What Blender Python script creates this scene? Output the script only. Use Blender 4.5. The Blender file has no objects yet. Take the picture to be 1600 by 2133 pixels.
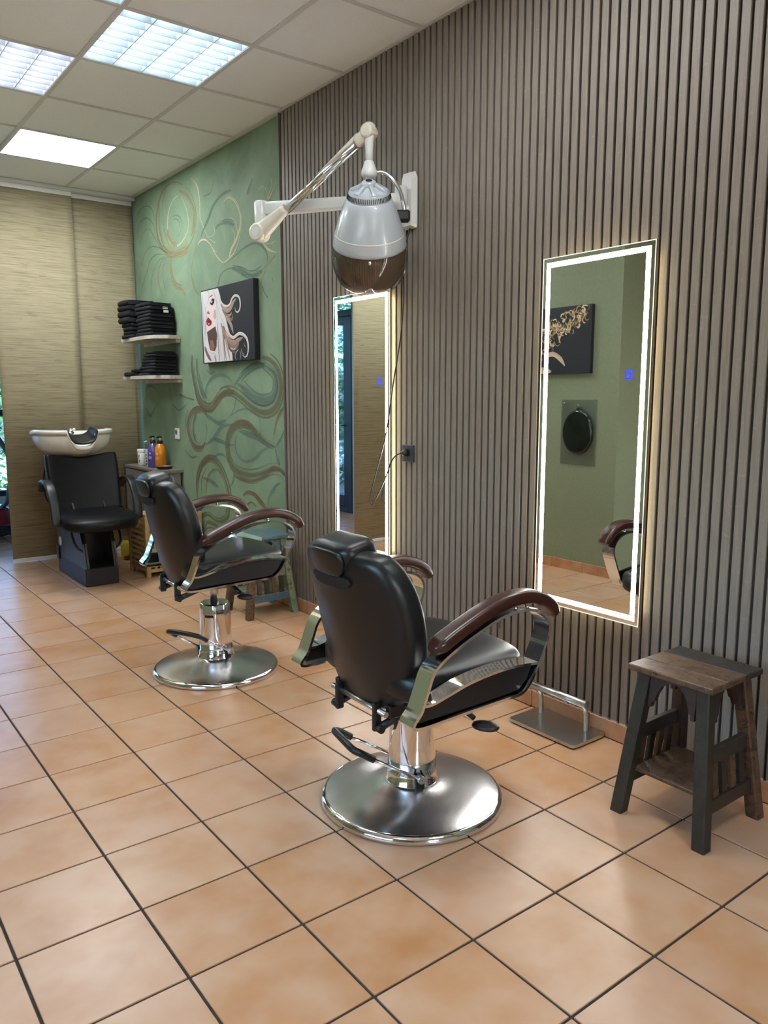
import bpy, bmesh, math, random
from mathutils import Vector, Matrix
random.seed(7)
PI = math.pi
sc = bpy.context.scene
COL = sc.collection

# ---------------------------------------------------------------- camera
def setup_camera():
    cam = bpy.data.cameras.new('camera'); o = bpy.data.objects.new('camera', cam); COL.objects.link(o)
    yaw, pitch, roll, f = math.radians(37.2355), math.radians(-8.4028), math.radians(-0.0687), 1623.09
    cy, sy, cp, sp = math.cos(yaw), math.sin(yaw), math.cos(pitch), math.sin(pitch)
    fw = Vector((sy*cp, cy*cp, sp)); r = Vector((cy, -sy, 0)); u = r.cross(fw)
    r2 = r*math.cos(roll)+u*math.sin(roll); u2 = -r*math.sin(roll)+u*math.cos(roll)
    m = Matrix((r2, u2, -fw)).transposed().to_4x4()
    m.translation = Vector((-2.4372, -1.5549, 1.3170))
    o.matrix_world = m
    cam.sensor_fit = 'HORIZONTAL'; cam.sensor_width = 36; cam.lens = f/1600*36
    cam.clip_start = 0.02; cam.clip_end = 200
    sc.camera = o
    return m, f
CAM_M, CAM_F = setup_camera()
CAM_I = CAM_M.inverted()
def to_pixel(p):
    q = CAM_I @ Vector(p)
    if q.z > -0.05: return None
    return (800+CAM_F*q.x/-q.z, 1066.5-CAM_F*q.y/-q.z)

# ---------------------------------------------------------------- world and exposure
def setup_world():
    w = bpy.data.worlds.new('world'); sc.world = w; w.use_nodes = True
    nt = w.node_tree; nt.nodes.clear()
    out = nt.nodes.new('ShaderNodeOutputWorld'); bg = nt.nodes.new('ShaderNodeBackground')
    sky = nt.nodes.new('ShaderNodeTexSky'); sky.sky_type = 'NISHITA'; sky.sun_disc = False
    sky.sun_elevation = math.radians(38); sky.sun_rotation = math.radians(150); sky.air_density = 1.0; sky.dust_density = 3.5
    bg.inputs['Strength'].default_value = 1.1
    nt.links.new(sky.outputs[0], bg.inputs[0]); nt.links.new(bg.outputs[0], out.inputs[0])
setup_world()
vs = sc.view_settings
vs.view_transform = 'Standard'; vs.look = 'None'; vs.gamma = 1; vs.exposure = 1.85; vs.use_curve_mapping = False
sc.cycles.use_denoising = True
sc.cycles.max_bounces = 5; sc.cycles.diffuse_bounces = 3; sc.cycles.glossy_bounces = 4; sc.cycles.transmission_bounces = 4
sc.cycles.use_adaptive_sampling = True; sc.cycles.adaptive_threshold = 0.08
sc.cycles.transparent_max_bounces = 10
sc.cycles.caustics_reflective = False; sc.cycles.caustics_refractive = False
sc.cycles.sample_clamp_indirect = 6.0
LED_PANEL, FLUO, MIRROR_LED = 9.0, 7.0, 13.0

# ---------------------------------------------------------------- mesh helpers
def link(o, parent=None, loc=None, rot=None):
    COL.objects.link(o)
    if parent: o.parent = parent
    if loc is not None: o.location = loc
    if rot is not None: o.rotation_euler = rot
    return o
class MB:
    """collects verts, faces, uv, colours; build() links one mesh object"""
    def __init__(s): s.v = []; s.f = []; s.mi = []; s.uv = {}; s.col = {}; s.flat = set()
    def add(s, vs_, fs, mi=0, flat=False):
        b = len(s.v); s.v += [tuple(p) for p in vs_]
        for f in fs:
            if flat: s.flat.add(len(s.f))
            s.f.append(tuple(i+b for i in f)); s.mi.append(mi)
        return b
    def box(s, x0, x1, y0, y1, z0, z1, bev=0.0, mi=0, M=None):
        if bev <= 0:
            V = [(x, y, z) for z in (z0, z1) for y in (y0, y1) for x in (x0, x1)]
            F = [(0,2,3,1),(4,5,7,6),(0,1,5,4),(2,6,7,3),(0,4,6,2),(1,3,7,5)]
            if M: V = [M @ Vector(p) for p in V]
            s.add(V, F, mi, True); return s
        # chamfered box
        V = []; idx = {}
        X = (x0, x1); Y = (y0, y1); Z = (z0, z1)
        for i in (0,1):
            for j in (0,1):
                for k in (0,1):
                    sx = bev*(1-2*i); sy = bev*(1-2*j); sz = bev*(1-2*k)
                    for a, p in enumerate(((X[i], Y[j]+sy, Z[k]+sz), (X[i]+sx, Y[j], Z[k]+sz), (X[i]+sx, Y[j]+sy, Z[k]))):
                        idx[i,j,k,a] = len(V); V.append(p)
        F = []
        for i in (0,1):
            q = [idx[i,0,0,0], idx[i,1,0,0], idx[i,1,1,0], idx[i,0,1,0]]; F.append(q if i else q[::-1])
        for j in (0,1):
            q = [idx[0,j,0,1], idx[1,j,0,1], idx[1,j,1,1], idx[0,j,1,1]]; F.append(q[::-1] if j else q)
        for k in (0,1):
            q = [idx[0,0,k,2], idx[1,0,k,2], idx[1,1,k,2], idx[0,1,k,2]]; F.append(q if k else q[::-1])
        for j in (0,1):
            for k in (0,1): F.append([idx[0,j,k,1], idx[1,j,k,1], idx[1,j,k,2], idx[0,j,k,2]])
        for i in (0,1):
            for k in (0,1): F.append([idx[i,0,k,0], idx[i,1,k,0], idx[i,1,k,2], idx[i,0,k,2]])
        for i in (0,1):
            for j in (0,1): F.append([idx[i,j,0,0], idx[i,j,1,0], idx[i,j,1,1], idx[i,j,0,1]])
        for i in (0,1):
            for j in (0,1):
                for k in (0,1): F.append([idx[i,j,k,0], idx[i,j,k,1], idx[i,j,k,2]])
        if M: V = [M @ Vector(p) for p in V]
        s.add(V, F, mi, True); return s
    def rings(s, R, close=True, cap0=True, cap1=True, mi=0, flat=False):
        n = len(R[0]); b = s.add([p for r in R for p in r], [], mi)
        for i in range(len(R)-1):
            for j in range(n if close else n-1):
                k = (j+1) % n
                if flat: s.flat.add(len(s.f))
                s.f.append((b+i*n+j, b+i*n+k, b+(i+1)*n+k, b+(i+1)*n+j)); s.mi.append(mi)
        if cap0: s.flat.add(len(s.f)); s.f.append(tuple(b+j for j in range(n))[::-1]); s.mi.append(mi)
        if cap1: s.flat.add(len(s.f)); s.f.append(tuple(b+(len(R)-1)*n+j for j in range(n))); s.mi.append(mi)
        return s
    def lathe(s, prof, n=32, c=(0,0,0), M=None, mi=0, cap0=True, cap1=True):
        R = []
        for r, z in prof:
            ring = [Vector((r*math.cos(2*PI*j/n), r*math.sin(2*PI*j/n), z)) for j in range(n)]
            ring = [(M @ p if M else p)+Vector(c) for p in ring]
            R.append(ring)
        return s.rings(R, True, cap0, cap1, mi)
    def tube(s, path, r, n=10, mi=0, smooth=0):
        P = catmull(path, smooth) if smooth else [Vector(p) for p in path]
        rr = r if isinstance(r, (list, tuple)) else None
        R = []; up = None
        for i, p in enumerate(P):
            t = (P[min(i+1, len(P)-1)]-P[max(i-1, 0)]).normalized()
            if up is None:
                a = Vector((0,0,1)) if abs(t.z) < 0.9 else Vector((1,0,0)); up = (a-t*a.dot(t)).normalized()
            else:
                up = (up-t*up.dot(t)).normalized()
            b = t.cross(up)
            q = r if rr is None else rr[0]+(rr[-1]-rr[0])*i/(len(P)-1)
            R.append([p+(up*math.cos(2*PI*j/n)+b*math.sin(2*PI*j/n))*q for j in range(n)])
        return s.rings(R, mi=mi)
    def sweep(s, path, section, side, mi=0, scales=None, flat=False, closed=False):
        """section: 2D pts (a along side, b along normal); side: constant vector"""
        P = [Vector(p) for p in path]; side = Vector(side); R = []; n = len(P)
        for i, p in enumerate(P):
            if closed: t = (P[(i+1) % n]-P[(i-1) % n]).normalized()
            else: t = (P[min(i+1, n-1)]-P[max(i-1, 0)]).normalized()
            nor = side.cross(t).normalized()
            k = scales[i] if scales else 1
            R.append([p+side*(a*k)+nor*(b*k) for a, b in section])
        if closed: R.append(R[0]); return s.rings(R, True, False, False, mi, flat)
        return s.rings(R, mi=mi, flat=flat)
    def prism(s, poly, fn0, fn1, mi=0):
        """poly 2D; fn0/fn1 map 2D->3D for both caps"""
        A = [fn0(p) for p in poly]; B = [fn1(p) for p in poly]; n = len(poly)
        b = s.add(A+B, [], mi)
        for j in range(n):
            k = (j+1) % n; s.flat.add(len(s.f)); s.f.append((b+j, b+k, b+n+k, b+n+j)); s.mi.append(mi)
        s.flat.add(len(s.f)); s.f.append(tuple(b+j for j in range(n))[::-1]); s.mi.append(mi)
        s.flat.add(len(s.f)); s.f.append(tuple(b+n+j for j in range(n))); s.mi.append(mi)
        return s
    def cushion(s, c, h, e=0.35, n=28, m=14, M=None, mi=0, dome=0.0):
        """superellipsoid pillow: centre c, half sizes h; e small = boxy"""
        def pw(v, k): return math.copysign(abs(v)**k, v)
        R = []
        e1, e2 = (e if isinstance(e, tuple) else (e, e))
        for i in range(1, m):
            a = -PI/2+PI*i/m; ring = []
            for j in range(n):
                t = 2*PI*j/n
                x = h[0]*pw(math.cos(a), e1)*pw(math.cos(t), e2); y = h[1]*pw(math.cos(a), e1)*pw(math.sin(t), e2); z = h[2]*pw(math.sin(a), e1)
                if dome: z += dome*max(0, 1-(x/h[0])**2)*max(0, 1-(y/h[1])**2)*(1 if z > 0 else 0)
                p = Vector((x, y, z)); p = M @ p if M else p
                ring.append(p+Vector(c))
            R.append(ring)
        b = len(s.v)
        s.rings(R, cap0=False, cap1=False, mi=mi)
        for ring0, z, flip, off in ((R[0], -h[2], True, 0), (R[-1], h[2]+dome, False, (len(R)-1)*n)):
            p = Vector((0,0,z)); p = (M @ p if M else p)+Vector(c)
            ci = len(s.v); s.v.append(tuple(p))
            for j in range(n):
                k = (j+1) % n; q = (b+off+j, b+off+k, ci)
                s.f.append(q[::-1] if flip else q); s.mi.append(mi)
        return s
    def pad(s, outline, place, t, r, dome0=0.0, dome1=0.0, mi=0, steps=4, centre=None):
        """upholstered slab: closed star-shaped 2D outline; place(a,b,d) -> 3D; thickness t, edge radius r"""
        cx = sum(p[0] for p in outline)/len(outline); cy = sum(p[1] for p in outline)/len(outline)
        if centre: cx, cy = centre
        lay = []
        for k in range(steps+1):
            a = PI/2*k/steps; lay.append((r*(1-math.sin(a)), -t/2+r*(1-math.cos(a))))
        for k in range(steps+1):
            a = PI/2*k/steps; lay.append((r*(1-math.cos(a)), t/2-r*(1-math.sin(a))))
        def ring(off, d, sc_=1.0):
            o = []
            for x, y in outline:
                l = math.hypot(x-cx, y-cy); k = max(0.02, (1-off/l))*sc_
                o.append(place(cx+(x-cx)*k, cy+(y-cy)*k, d))
            return o
        R = [ring(r, -t/2-dome0*(1-q*q), q) for q in (0.04, 0.2, 0.36, 0.52, 0.68, 0.82, 0.93)]
        R += [ring(o, d) for o, d in lay]
        R += [ring(r, t/2+dome1*(1-q*q), q) for q in (0.93, 0.82, 0.68, 0.52, 0.36, 0.2, 0.04)]
        return s.rings(R, mi=mi)
    def build(s, name, mats, parent=None, smooth=True, loc=None, rot=None):
        me = bpy.data.meshes.new(name)
        me.from_pydata(s.v, [], s.f)
        for m in (mats if isinstance(mats, (list, tuple)) else [mats]): me.materials.append(m)
        me.polygons.foreach_set('material_index', s.mi)
        me.polygons.foreach_set('use_smooth', [bool(smooth) and i not in s.flat for i in range(len(s.f))])
        if s.uv:
            uvl = me.uv_layers.new(name='UVMap')
            for l in me.loops: uvl.data[l.index].uv = s.uv.get(l.vertex_index, (0, 0))
        if s.col:
            ca = me.color_attributes.new('Col', 'FLOAT_COLOR', 'POINT')
            for i, c in s.col.items(): ca.data[i].color = (*c, 1)
        me.update()
        bm = bmesh.new(); bm.from_mesh(me); bmesh.ops.recalc_face_normals(bm, faces=bm.faces[:]); bm.to_mesh(me); bm.free()
        return link(bpy.data.objects.new(name, me), parent, loc, rot)
def catmull(P, n=6, closed=False):
    P = [Vector(p) for p in P]; out = []; N = len(P)
    rng = range(N if closed else N-1)
    for i in rng:
        if closed: a, b, c, d = P[(i-1) % N], P[i], P[(i+1) % N], P[(i+2) % N]
        else: a, b, c, d = P[max(i-1, 0)], P[i], P[i+1], P[min(i+2, N-1)]
        for k in range(n):
            t = k/n; t2 = t*t; t3 = t2*t
            out.append(0.5*((2*b)+(c-a)*t+(2*a-5*b+4*c-d)*t2+(3*b-a-3*c+d)*t3))
    if not closed: out.append(P[-1])
    return out
def rrect(w, h, r, n=3):
    o = []
    for cx, cy, a0 in ((w-r, h-r, 0), (-w+r, h-r, 90), (-w+r, -h+r, 180), (w-r, -h+r, 270)):
        for k in range(n+1):
            a = math.radians(a0+90*k/n); o.append((cx+r*math.cos(a), cy+r*math.sin(a)))
    return o
def tag(o, label, cat=None, group=None, kind=None):
    o['label'] = label
    if cat: o['category'] = cat
    if group: o['group'] = group
    if kind: o['kind'] = kind
    return o
def thing(name, label, cat, loc=(0,0,0), rz=0, group=None):
    o = bpy.data.objects.new(name, None); o.empty_display_size = 0.1
    link(o, None, loc, (0, 0, rz)); return tag(o, label, cat, group)
def inst(src, parent, loc=(0,0,0), rot=None, name=None):
    o = src.copy(); COL.objects.link(o); o.parent = parent; o.location = loc
    if rot is not None: o.rotation_euler = rot
    if name: o.name = name
    return o
def copy_tree(o, parent=None):
    c = o.copy(); COL.objects.link(c); c.parent = parent
    for ch in list(o.children): copy_tree(ch, c)
    return c

# ---------------------------------------------------------------- materials
def srgb(r, g, b):
    f = lambda c: (c/255/12.92 if c/255 <= 0.04045 else ((c/255+0.055)/1.055)**2.4)
    return (f(r), f(g), f(b))
class Mat:
    def __init__(s, name):
        s.m = bpy.data.materials.new(name); s.m.use_nodes = True; s.nt = s.m.node_tree; s.b = s.nt.nodes['Principled BSDF']
        s.out = s.nt.nodes['Material Output']
    def n(s, t, **kw):
        o = s.nt.nodes.new('ShaderNode'+t)
        for k, v in kw.items():
            if k in o.inputs: o.inputs[k].default_value = v
            else: setattr(o, k, v)
        return o
    def l(s, a, b): s.nt.links.new(a, b)
    def co(s, kind='Object', scale=(1,1,1), rand=False):
        t = s.n('TexCoord'); mp = s.n('Mapping'); mp.inputs['Scale'].default_value = scale
        src = t.outputs[kind]
        if rand:
            oi = s.n('ObjectInfo'); mm = s.n('VectorMath', operation='MULTIPLY_ADD')
            cb = s.n('CombineXYZ'); 
            for i in range(3): s.l(oi.outputs['Random'], cb.inputs[i])
            mm.inputs[1].default_value = (37.0, 53.0, 71.0); s.l(cb.outputs[0], mm.inputs[0]); s.l(src, mm.inputs[2]); src = mm.outputs[0]
        s.l(src, mp.inputs[0]); return mp.outputs[0]
    def noise(s, co, scale=5, detail=4, rough=0.5, dist=0):
        t = s.n('TexNoise', Scale=scale, Detail=detail, Roughness=rough, Distortion=dist); s.l(co, t.inputs['Vector']); return t.outputs['Fac']
    def ramp(s, fac, stops):
        r = s.n('ValToRGB'); e = r.color_ramp.elements
        while len(e) < len(stops): e.new(0.5)
        for i, (p, c) in enumerate(stops): e[i].position = p; e[i].color = (*c, 1) if len(c) == 3 else c
        s.l(fac, r.inputs[0]); return r.outputs[0]
    def mix(s, fac, a, b, mode='MIX'):
        m = s.n('Mix', data_type='RGBA', blend_type=mode)
        for k, v in ((0, fac), (6, a), (7, b)):
            if hasattr(v, 'node'): s.l(v, m.inputs[k])
            else: m.inputs[k].default_value = v if k == 0 else (*v, 1)
        return m.outputs[2]
    def bump(s, h, strength=0.2, dist=0.01):
        b = s.n('Bump', Strength=strength, Distance=dist); s.l(h, b.inputs['Height']); s.l(b.outputs[0], s.b.inputs['Normal'])
    def set(s, **kw):
        for k, v in kw.items():
            k = k.replace('_', ' ')
            if hasattr(v, 'node'): s.l(v, s.b.inputs[k])
            else: s.b.inputs[k].default_value = (*v, 1) if isinstance(v, tuple) and len(v) == 3 else v
        return s
M = {}
def plain(name, col, rough=0.5, metal=0.0, spec=0.5, coat=0.0):
    m = Mat(name); m.set(Base_Color=col, Roughness=rough, Metallic=metal)
    m.b.inputs['Specular IOR Level'].default_value = spec; m.b.inputs['Coat Weight'].default_value = coat
    # a trace of real surface unevenness
    if metal > 0.5: M[name] = m.m; return m
    co = m.co('Object'); f = m.noise(co, 40, 3); v = m.n('MapRange'); v.inputs['To Min'].default_value = max(0, rough-0.01); v.inputs['To Max'].default_value = rough+0.01
    m.l(f, v.inputs[0]); m.l(v.outputs[0], m.b.inputs['Roughness'])
    M[name] = m.m; return m
def emit(name, col, strength):
    m = Mat(name); m.set(Base_Color=(0.8, 0.8, 0.8) if name != 'touch_blue' else (0.02, 0.02, 0.1)); m.b.inputs['Emission Color'].default_value = (*col, 1); m.b.inputs['Emission Strength'].default_value = strength
    M[name] = m.m; return m
def materials():
    # terracotta floor tile: clouded ochre and pink patches, different on every tile
    m = Mat('terracotta'); co = m.co('Object', rand=True)
    a = m.noise(co, 4.0, 3, 0.5, 0.4); b = m.noise(co, 8, 3, 0.5); c = m.noise(co, 120, 2, 0.6)
    base = m.ramp(a, [(0.30, srgb(178,126,82)), (0.50, srgb(194,148,108)), (0.70, srgb(206,168,136))])
    oi = m.n('ObjectInfo'); tint = m.ramp(oi.outputs['Random'], [(0, srgb(202,158,126)), (0.35, srgb(196,148,104)), (0.7, srgb(190,136,88)), (1, srgb(204,164,136))])
    col = m.mix(0.5, base, tint)
    col = m.mix(m.ramp(b, [(0.35, (0,0,0)), (0.8, (0.4,0.4,0.4))]), col, srgb(212,186,163))
    spk = m.ramp(c, [(0.70, (0,0,0)), (0.80, (0.10,0.10,0.10))]); col = m.mix(spk, col, srgb(150,105,75))
    r = m.n('MapRange'); r.inputs['To Min'].default_value = 0.285; r.inputs['To Max'].default_value = 0.33; m.l(b, r.inputs[0])
    m.set(Base_Color=col, Roughness=r.outputs[0]); M['tile'] = m.m
    m = Mat('grout'); co = m.co('Object'); m.set(Base_Color=m.ramp(m.noise(co, 30, 4), [(0.3, srgb(48,43,40)), (0.7, srgb(66,59,54))]), Roughness=0.9); M['grout'] = m.m
    # skirting tile
    m = Mat('skirting_tile'); co = m.co('Object', rand=True)
    m.set(Base_Color=m.ramp(m.noise(co, 8, 5, 0.6), [(0.3, srgb(176,120,84)), (0.7, srgb(206,158,120))]), Roughness=0.35); M['skirting'] = m.m
    # slat wood: taupe with faint vertical grain
    m = Mat('taupe_slat'); co = m.co('Object', (60, 60, 2.2), True); co2 = m.co('Object', (30, 30, 60), True)
    g = m.noise(co, 3, 5, 0.65, 0.3); h = m.noise(co2, 1.2, 3, 0.6)
    col = m.ramp(g, [(0.25, srgb(110,101,91)), (0.5, srgb(128,118,107)), (0.8, srgb(140,130,119))])
    col = m.mix(m.ramp(h, [(0.62, (0,0,0)), (0.72, (0.3,0.3,0.3))]), col, srgb(156,149,138))
    m.set(Base_Color=col, Roughness=0.55); m.bump(g, 0.12, 0.002); M['slat'] = m.m
    plain('felt', srgb(70,63,57), 0.95, spec=0.1)
    # green mural ground: cloudy sage
    m = Mat('sage_mural'); co = m.co('Object'); a = m.noise(co, 2.2, 6, 0.6, 0.8); b = m.noise(co, 7, 5, 0.6)
    col = m.ramp(a, [(0.25, srgb(105,125,102)), (0.5, srgb(123,145,118)), (0.75, srgb(139,160,133))])
    col = m.mix(m.ramp(b, [(0.5, (0,0,0)), (0.75, (0.3,0.3,0.3))]), col, srgb(112,137,115))
    m.set(Base_Color=col, Roughness=0.75); m.bump(b, 0.05, 0.004); M['mural'] = m.m
    m = Mat('olive_paint'); co = m.co('Object'); a = m.noise(co, 60, 3); m.set(Base_Color=m.ramp(a, [(0.3, srgb(128,136,108)), (0.7, srgb(135,143,114))]), Roughness=0.8); m.bump(a, 0.05, 0.002); M['olive'] = m.m
    for k, c0, c1, op in (('o', srgb(140,128,90), srgb(172,156,112), 0.9), ('b', srgb(104,84,60), srgb(134,112,82), 0.95), ('g', srgb(198,188,146), srgb(226,216,180), 1.0), ('t', srgb(88,112,104), srgb(112,136,124), 0.75), ('d', srgb(96,118,94), srgb(110,132,106), 0.6), ('w', srgb(98,98,70), srgb(124,118,86), 0.9)):
        m = Mat('brush_'+k); uv = m.co('UV', (4, 26, 1)); f = m.noise(uv, 1.6, 5, 0.7, 0.2)
        t = m.n('TexCoord'); sp = m.n('SeparateXYZ'); m.l(t.outputs['UV'], sp.inputs[0])
        d = m.n('Math', operation='SUBTRACT'); d.inputs[1].default_value = 0.5; m.l(sp.outputs[1], d.inputs[0])
        ab = m.n('Math', operation='ABSOLUTE'); m.l(d.outputs[0], ab.inputs[0])
        e = m.n('MapRange'); e.inputs['From Min'].default_value = 0.2; e.inputs['From Max'].default_value = 0.5; e.inputs['To Min'].default_value = 0.30; e.inputs['To Max'].default_value = -0.12; m.l(ab.outputs[0], e.inputs[0])
        s_ = m.n('Math', operation='ADD'); m.l(f, s_.inputs[0]); m.l(e.outputs[0], s_.inputs[1])
        al = m.n('MapRange'); al.inputs['From Min'].default_value = 0.42; al.inputs['From Max'].default_value = 0.95; al.inputs['To Max'].default_value = op; m.l(s_.outputs[0], al.inputs[0])
        m.set(Base_Color=m.ramp(f, [(0.35, c0), (0.65, c1)]), Roughness=0.7, Alpha=al.outputs[0]); M['brush_'+k] = m.m
    # woven panel fabric: horizontal streaks
    m = Mat('grasscloth'); co = m.co('Object', (2.2, 2.2, 70)); co2 = m.co('Object', (9, 9, 260)); co3 = m.co('Object', (3.5, 3.5, 26))
    a = m.noise(co, 1.6, 5, 0.65, 0.4); b = m.noise(co2, 1.5, 3, 0.6); c = m.noise(co3, 1.3, 4, 0.7, 0.3)
    col = m.ramp(a, [(0.25, srgb(106,96,74)), (0.5, srgb(156,144,115)), (0.75, srgb(174,163,135))])
    col = m.mix(m.ramp(c, [(0.58, (0,0,0)), (0.72, (0.6,0.6,0.6))]), col, srgb(104,92,68))
    col = m.mix(m.ramp(b, [(0.45, (0,0,0)), (0.7, (0.35,0.35,0.35))]), col, srgb(170,160,133))
    m.set(Base_Color=col, Roughness=0.8); m.bump(b, 0.15, 0.002); M['grass'] = m.m
    # ceiling tile
    m = Mat('mineral_tile'); co = m.co('Object', rand=True); a = m.noise(co, 220, 2, 0.6)
    m.set(Base_Color=m.ramp(a, [(0.3, srgb(236,239,242)), (0.6, srgb(245,248,250))]), Roughness=0.95); m.bump(a, 0.15, 0.001); M['ceiling'] = m.m
    plain('inner_brown', srgb(172,160,148), 0.5)
    plain('tbar', srgb(212,213,213), 0.6); plain('white_metal', srgb(225,225,222), 0.35); plain('white_plaster', srgb(214,210,202), 0.85)
    plain('white_plastic', srgb(236,234,228), 0.3)
    # leather: near black, fine pebble
    m = Mat('black_leather'); co = m.co('Object'); v = m.n('TexVoronoi', Scale=420.0); m.l(co, v.inputs['Vector']); n2 = m.noise(co, 7, 3)
    m.set(Base_Color=m.ramp(n2, [(0.3, srgb(13,13,14)), (0.7, srgb(19,19,20))]), Roughness=0.36); m.bump(v.outputs['Distance'], 0.08, 0.001)
    m.b.inputs['Specular IOR Level'].default_value = 0.45; M['leather'] = m.m
    m = Mat('perforated_vinyl'); co = m.co('Object'); v = m.n('TexVoronoi', Scale=85.0, Randomness=0.0); m.l(co, v.inputs['Vector'])
    m.set(Base_Color=m.ramp(v.outputs['Distance'], [(0.15, srgb(5,5,6)), (0.3, srgb(14,15,17))]), Roughness=0.4); m.bump(v.outputs['Distance'], 0.3, 0.002); m.b.inputs['Specular IOR Level'].default_value = 0.22; M['vinyl'] = m.m
    m = plain('chrome', (0.86, 0.87, 0.88), 0.06, 1.0); plain('satin_steel', (0.55, 0.54, 0.52), 0.3, 1.0)
    # brushed steel disc: radial sweep of fine circular scratches
    m = Mat('brushed_steel'); co = m.co('Object', (1,1,1)); ln = m.n('VectorMath', operation='LENGTH'); m.l(co, ln.inputs[0])
    w_ = m.n('TexNoise', Scale=400.0, Detail=2.0); w_.noise_dimensions = '1D'; m.l(ln.outputs['Value'], w_.inputs['W'])
    m.set(Base_Color=(0.76, 0.76, 0.77), Metallic=1.0, Roughness=0.22); m.bump(w_.outputs['Fac'], 0.05, 0.001)
    m.b.inputs['Anisotropic'].default_value = 0.6; M['brushed'] = m.m
    plain('black_metal', srgb(20,20,21), 0.45); plain('black_plastic', srgb(24,24,25), 0.4); plain('black_gloss', srgb(14,14,15), 0.08, coat=0.6)
    # mahogany arms
    m = Mat('mahogany'); co = m.co('Object', (4, 40, 40)); a = m.noise(co, 2, 5, 0.6, 0.5)
    m.set(Base_Color=m.ramp(a, [(0.3, srgb(38,15,9)), (0.7, srgb(70,30,18))]), Roughness=0.32, Coat_Weight=0.15); M['mahogany'] = m.m
    # reclaimed painted wood in several weathered paints
    for k, c0, c1, c2 in (('old_brown', (76,54,37), (106,78,53), (50,38,29)), ('old_teal', (36,37,28), (50,46,34), (42,31,24)), ('old_dark', (42,38,34), (58,49,41), (34,34,31)), ('old_blue', (52,92,118), (84,122,128), (100,78,58)), ('old_green', (104,124,104), (134,146,118), (98,76,56)), ('old_red', (48,30,25), (64,42,32), (36,28,25)), ('old_mint', (120,156,142), (150,176,158), (110,90,66)), ('old_tan', (142,112,82), (166,134,98), (108,82,60))):
        m = Mat(k); co = m.co('Object', (6, 6, 6), True); a = m.noise(co, 1.6, 6, 0.7, 0.6); b = m.noise(co, 5, 5, 0.7, 1.0)
        col = m.mix(m.ramp(a, [(0.35, (0,0,0)), (0.65, (1,1,1))]), srgb(*c0), srgb(*c1)); col = m.mix(m.ramp(b, [(0.5, (0,0,0)), (0.62, (1,1,1))]), col, srgb(*c2))
        m.set(Base_Color=col, Roughness=0.5); m.bump(b, 0.3, 0.003); M[k] = m.m
    m = Mat('pale_wood'); co = m.co('Object', (30, 30, 4)); a = m.noise(co, 2, 4, 0.6, 0.4)
    m.set(Base_Color=m.ramp(a, [(0.3, srgb(172,140,92)), (0.7, srgb(204,172,122))]), Roughness=0.5); M['pale_wood'] = m.m
    m = Mat('whitewashed_wood'); co = m.co('Object', (30, 4, 30)); a = m.noise(co, 2, 5, 0.6, 0.4)
    m.set(Base_Color=m.ramp(a, [(0.3, srgb(176,164,152)), (0.7, srgb(212,203,193))]), Roughness=0.55); M['whitewash'] = m.m
    m = Mat('grey_oak'); co = m.co('Object', (30, 4, 30)); a = m.noise(co, 2, 5, 0.6, 0.4)
    m.set(Base_Color=m.ramp(a, [(0.3, srgb(112,104,98)), (0.7, srgb(140,132,124))]), Roughness=0.5); M['grey_oak'] = m.m
    m = Mat('towel'); co = m.co('Object'); a = m.noise(co, 260, 2, 0.7); b = m.noise(co, 12, 3)
    m.set(Base_Color=m.ramp(a, [(0.3, srgb(12,14,20)), (0.7, srgb(28,31,40))]), Roughness=1.0); m.bump(a, 0.6, 0.004); M['towel'] = m.m
    # mirror and glass
    m = Mat('mirror_glass'); m.set(Base_Color=(0.88, 0.90, 0.88), Metallic=1.0, Roughness=0.01); M['mirror'] = m.m
    for nm, tint, k in (('clear_glass', (0.93, 0.97, 0.97), 0.06), ('blue_glass', (0.55, 0.74, 0.90), 0.06), ('smoked_acrylic', (0.63, 0.57, 0.52), 0.06), ('bottle_clear', (0.80, 0.84, 0.86), 0.12)):
        m = Mat(nm); tr = m.n('BsdfTransparent'); tr.inputs[0].default_value = (*tint, 1); gl = m.n('BsdfGlossy'); gl.inputs['Roughness'].default_value = 0.03
        lw = m.n('LayerWeight', Blend=0.3); mr = m.n('MapRange'); mr.inputs['To Min'].default_value = k; mr.inputs['To Max'].default_value = 0.75; m.l(lw.outputs['Fresnel'], mr.inputs[0])
        mx = m.n('MixShader'); m.l(mr.outputs[0], mx.inputs[0]); m.l(tr.outputs[0], mx.inputs[1]); m.l(gl.outputs[0], mx.inputs[2]); m.l(mx.outputs[0], m.out.inputs[0]); M[nm] = m.m
    # textured glass sheet hung on the opposite wall
    m = Mat('hammered_glass'); tr = m.n('BsdfTransparent'); tr.inputs[0].default_value = (0.8, 0.85, 0.82, 1); gl = m.n('BsdfGlossy'); gl.inputs['Roughness'].default_value = 0.2
    co = m.co('Object'); v = m.n('TexVoronoi', Scale=140.0); m.l(co, v.inputs['Vector']); bp = m.n('Bump', Strength=0.6, Distance=0.004); m.l(v.outputs['Distance'], bp.inputs['Height']); m.l(bp.outputs[0], gl.inputs['Normal'])
    mx = m.n('MixShader'); mx.inputs[0].default_value = 0.2; m.l(tr.outputs[0], mx.inputs[1]); m.l(gl.outputs[0], mx.inputs[2]); m.l(mx.outputs[0], m.out.inputs[0]); M['hammered'] = m.m
    plain('dryer_cream', srgb(222,214,196), 0.3, coat=0.3); plain('dryer_white', srgb(224,224,220), 0.30, coat=0.3)
    m = plain('dryer_silver', srgb(186,193,200), 0.30, 0.1, coat=0.5); plain('ceramic', srgb(232,229,222), 0.18, coat=0.4)
    plain('dark_slot', srgb(10,10,10), 0.8); plain('anthracite', srgb(52,56,66), 0.5); plain('charcoal_body', srgb(19,20,23), 0.35); plain('plinth_navy', srgb(21,22,30), 0.45)
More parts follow.
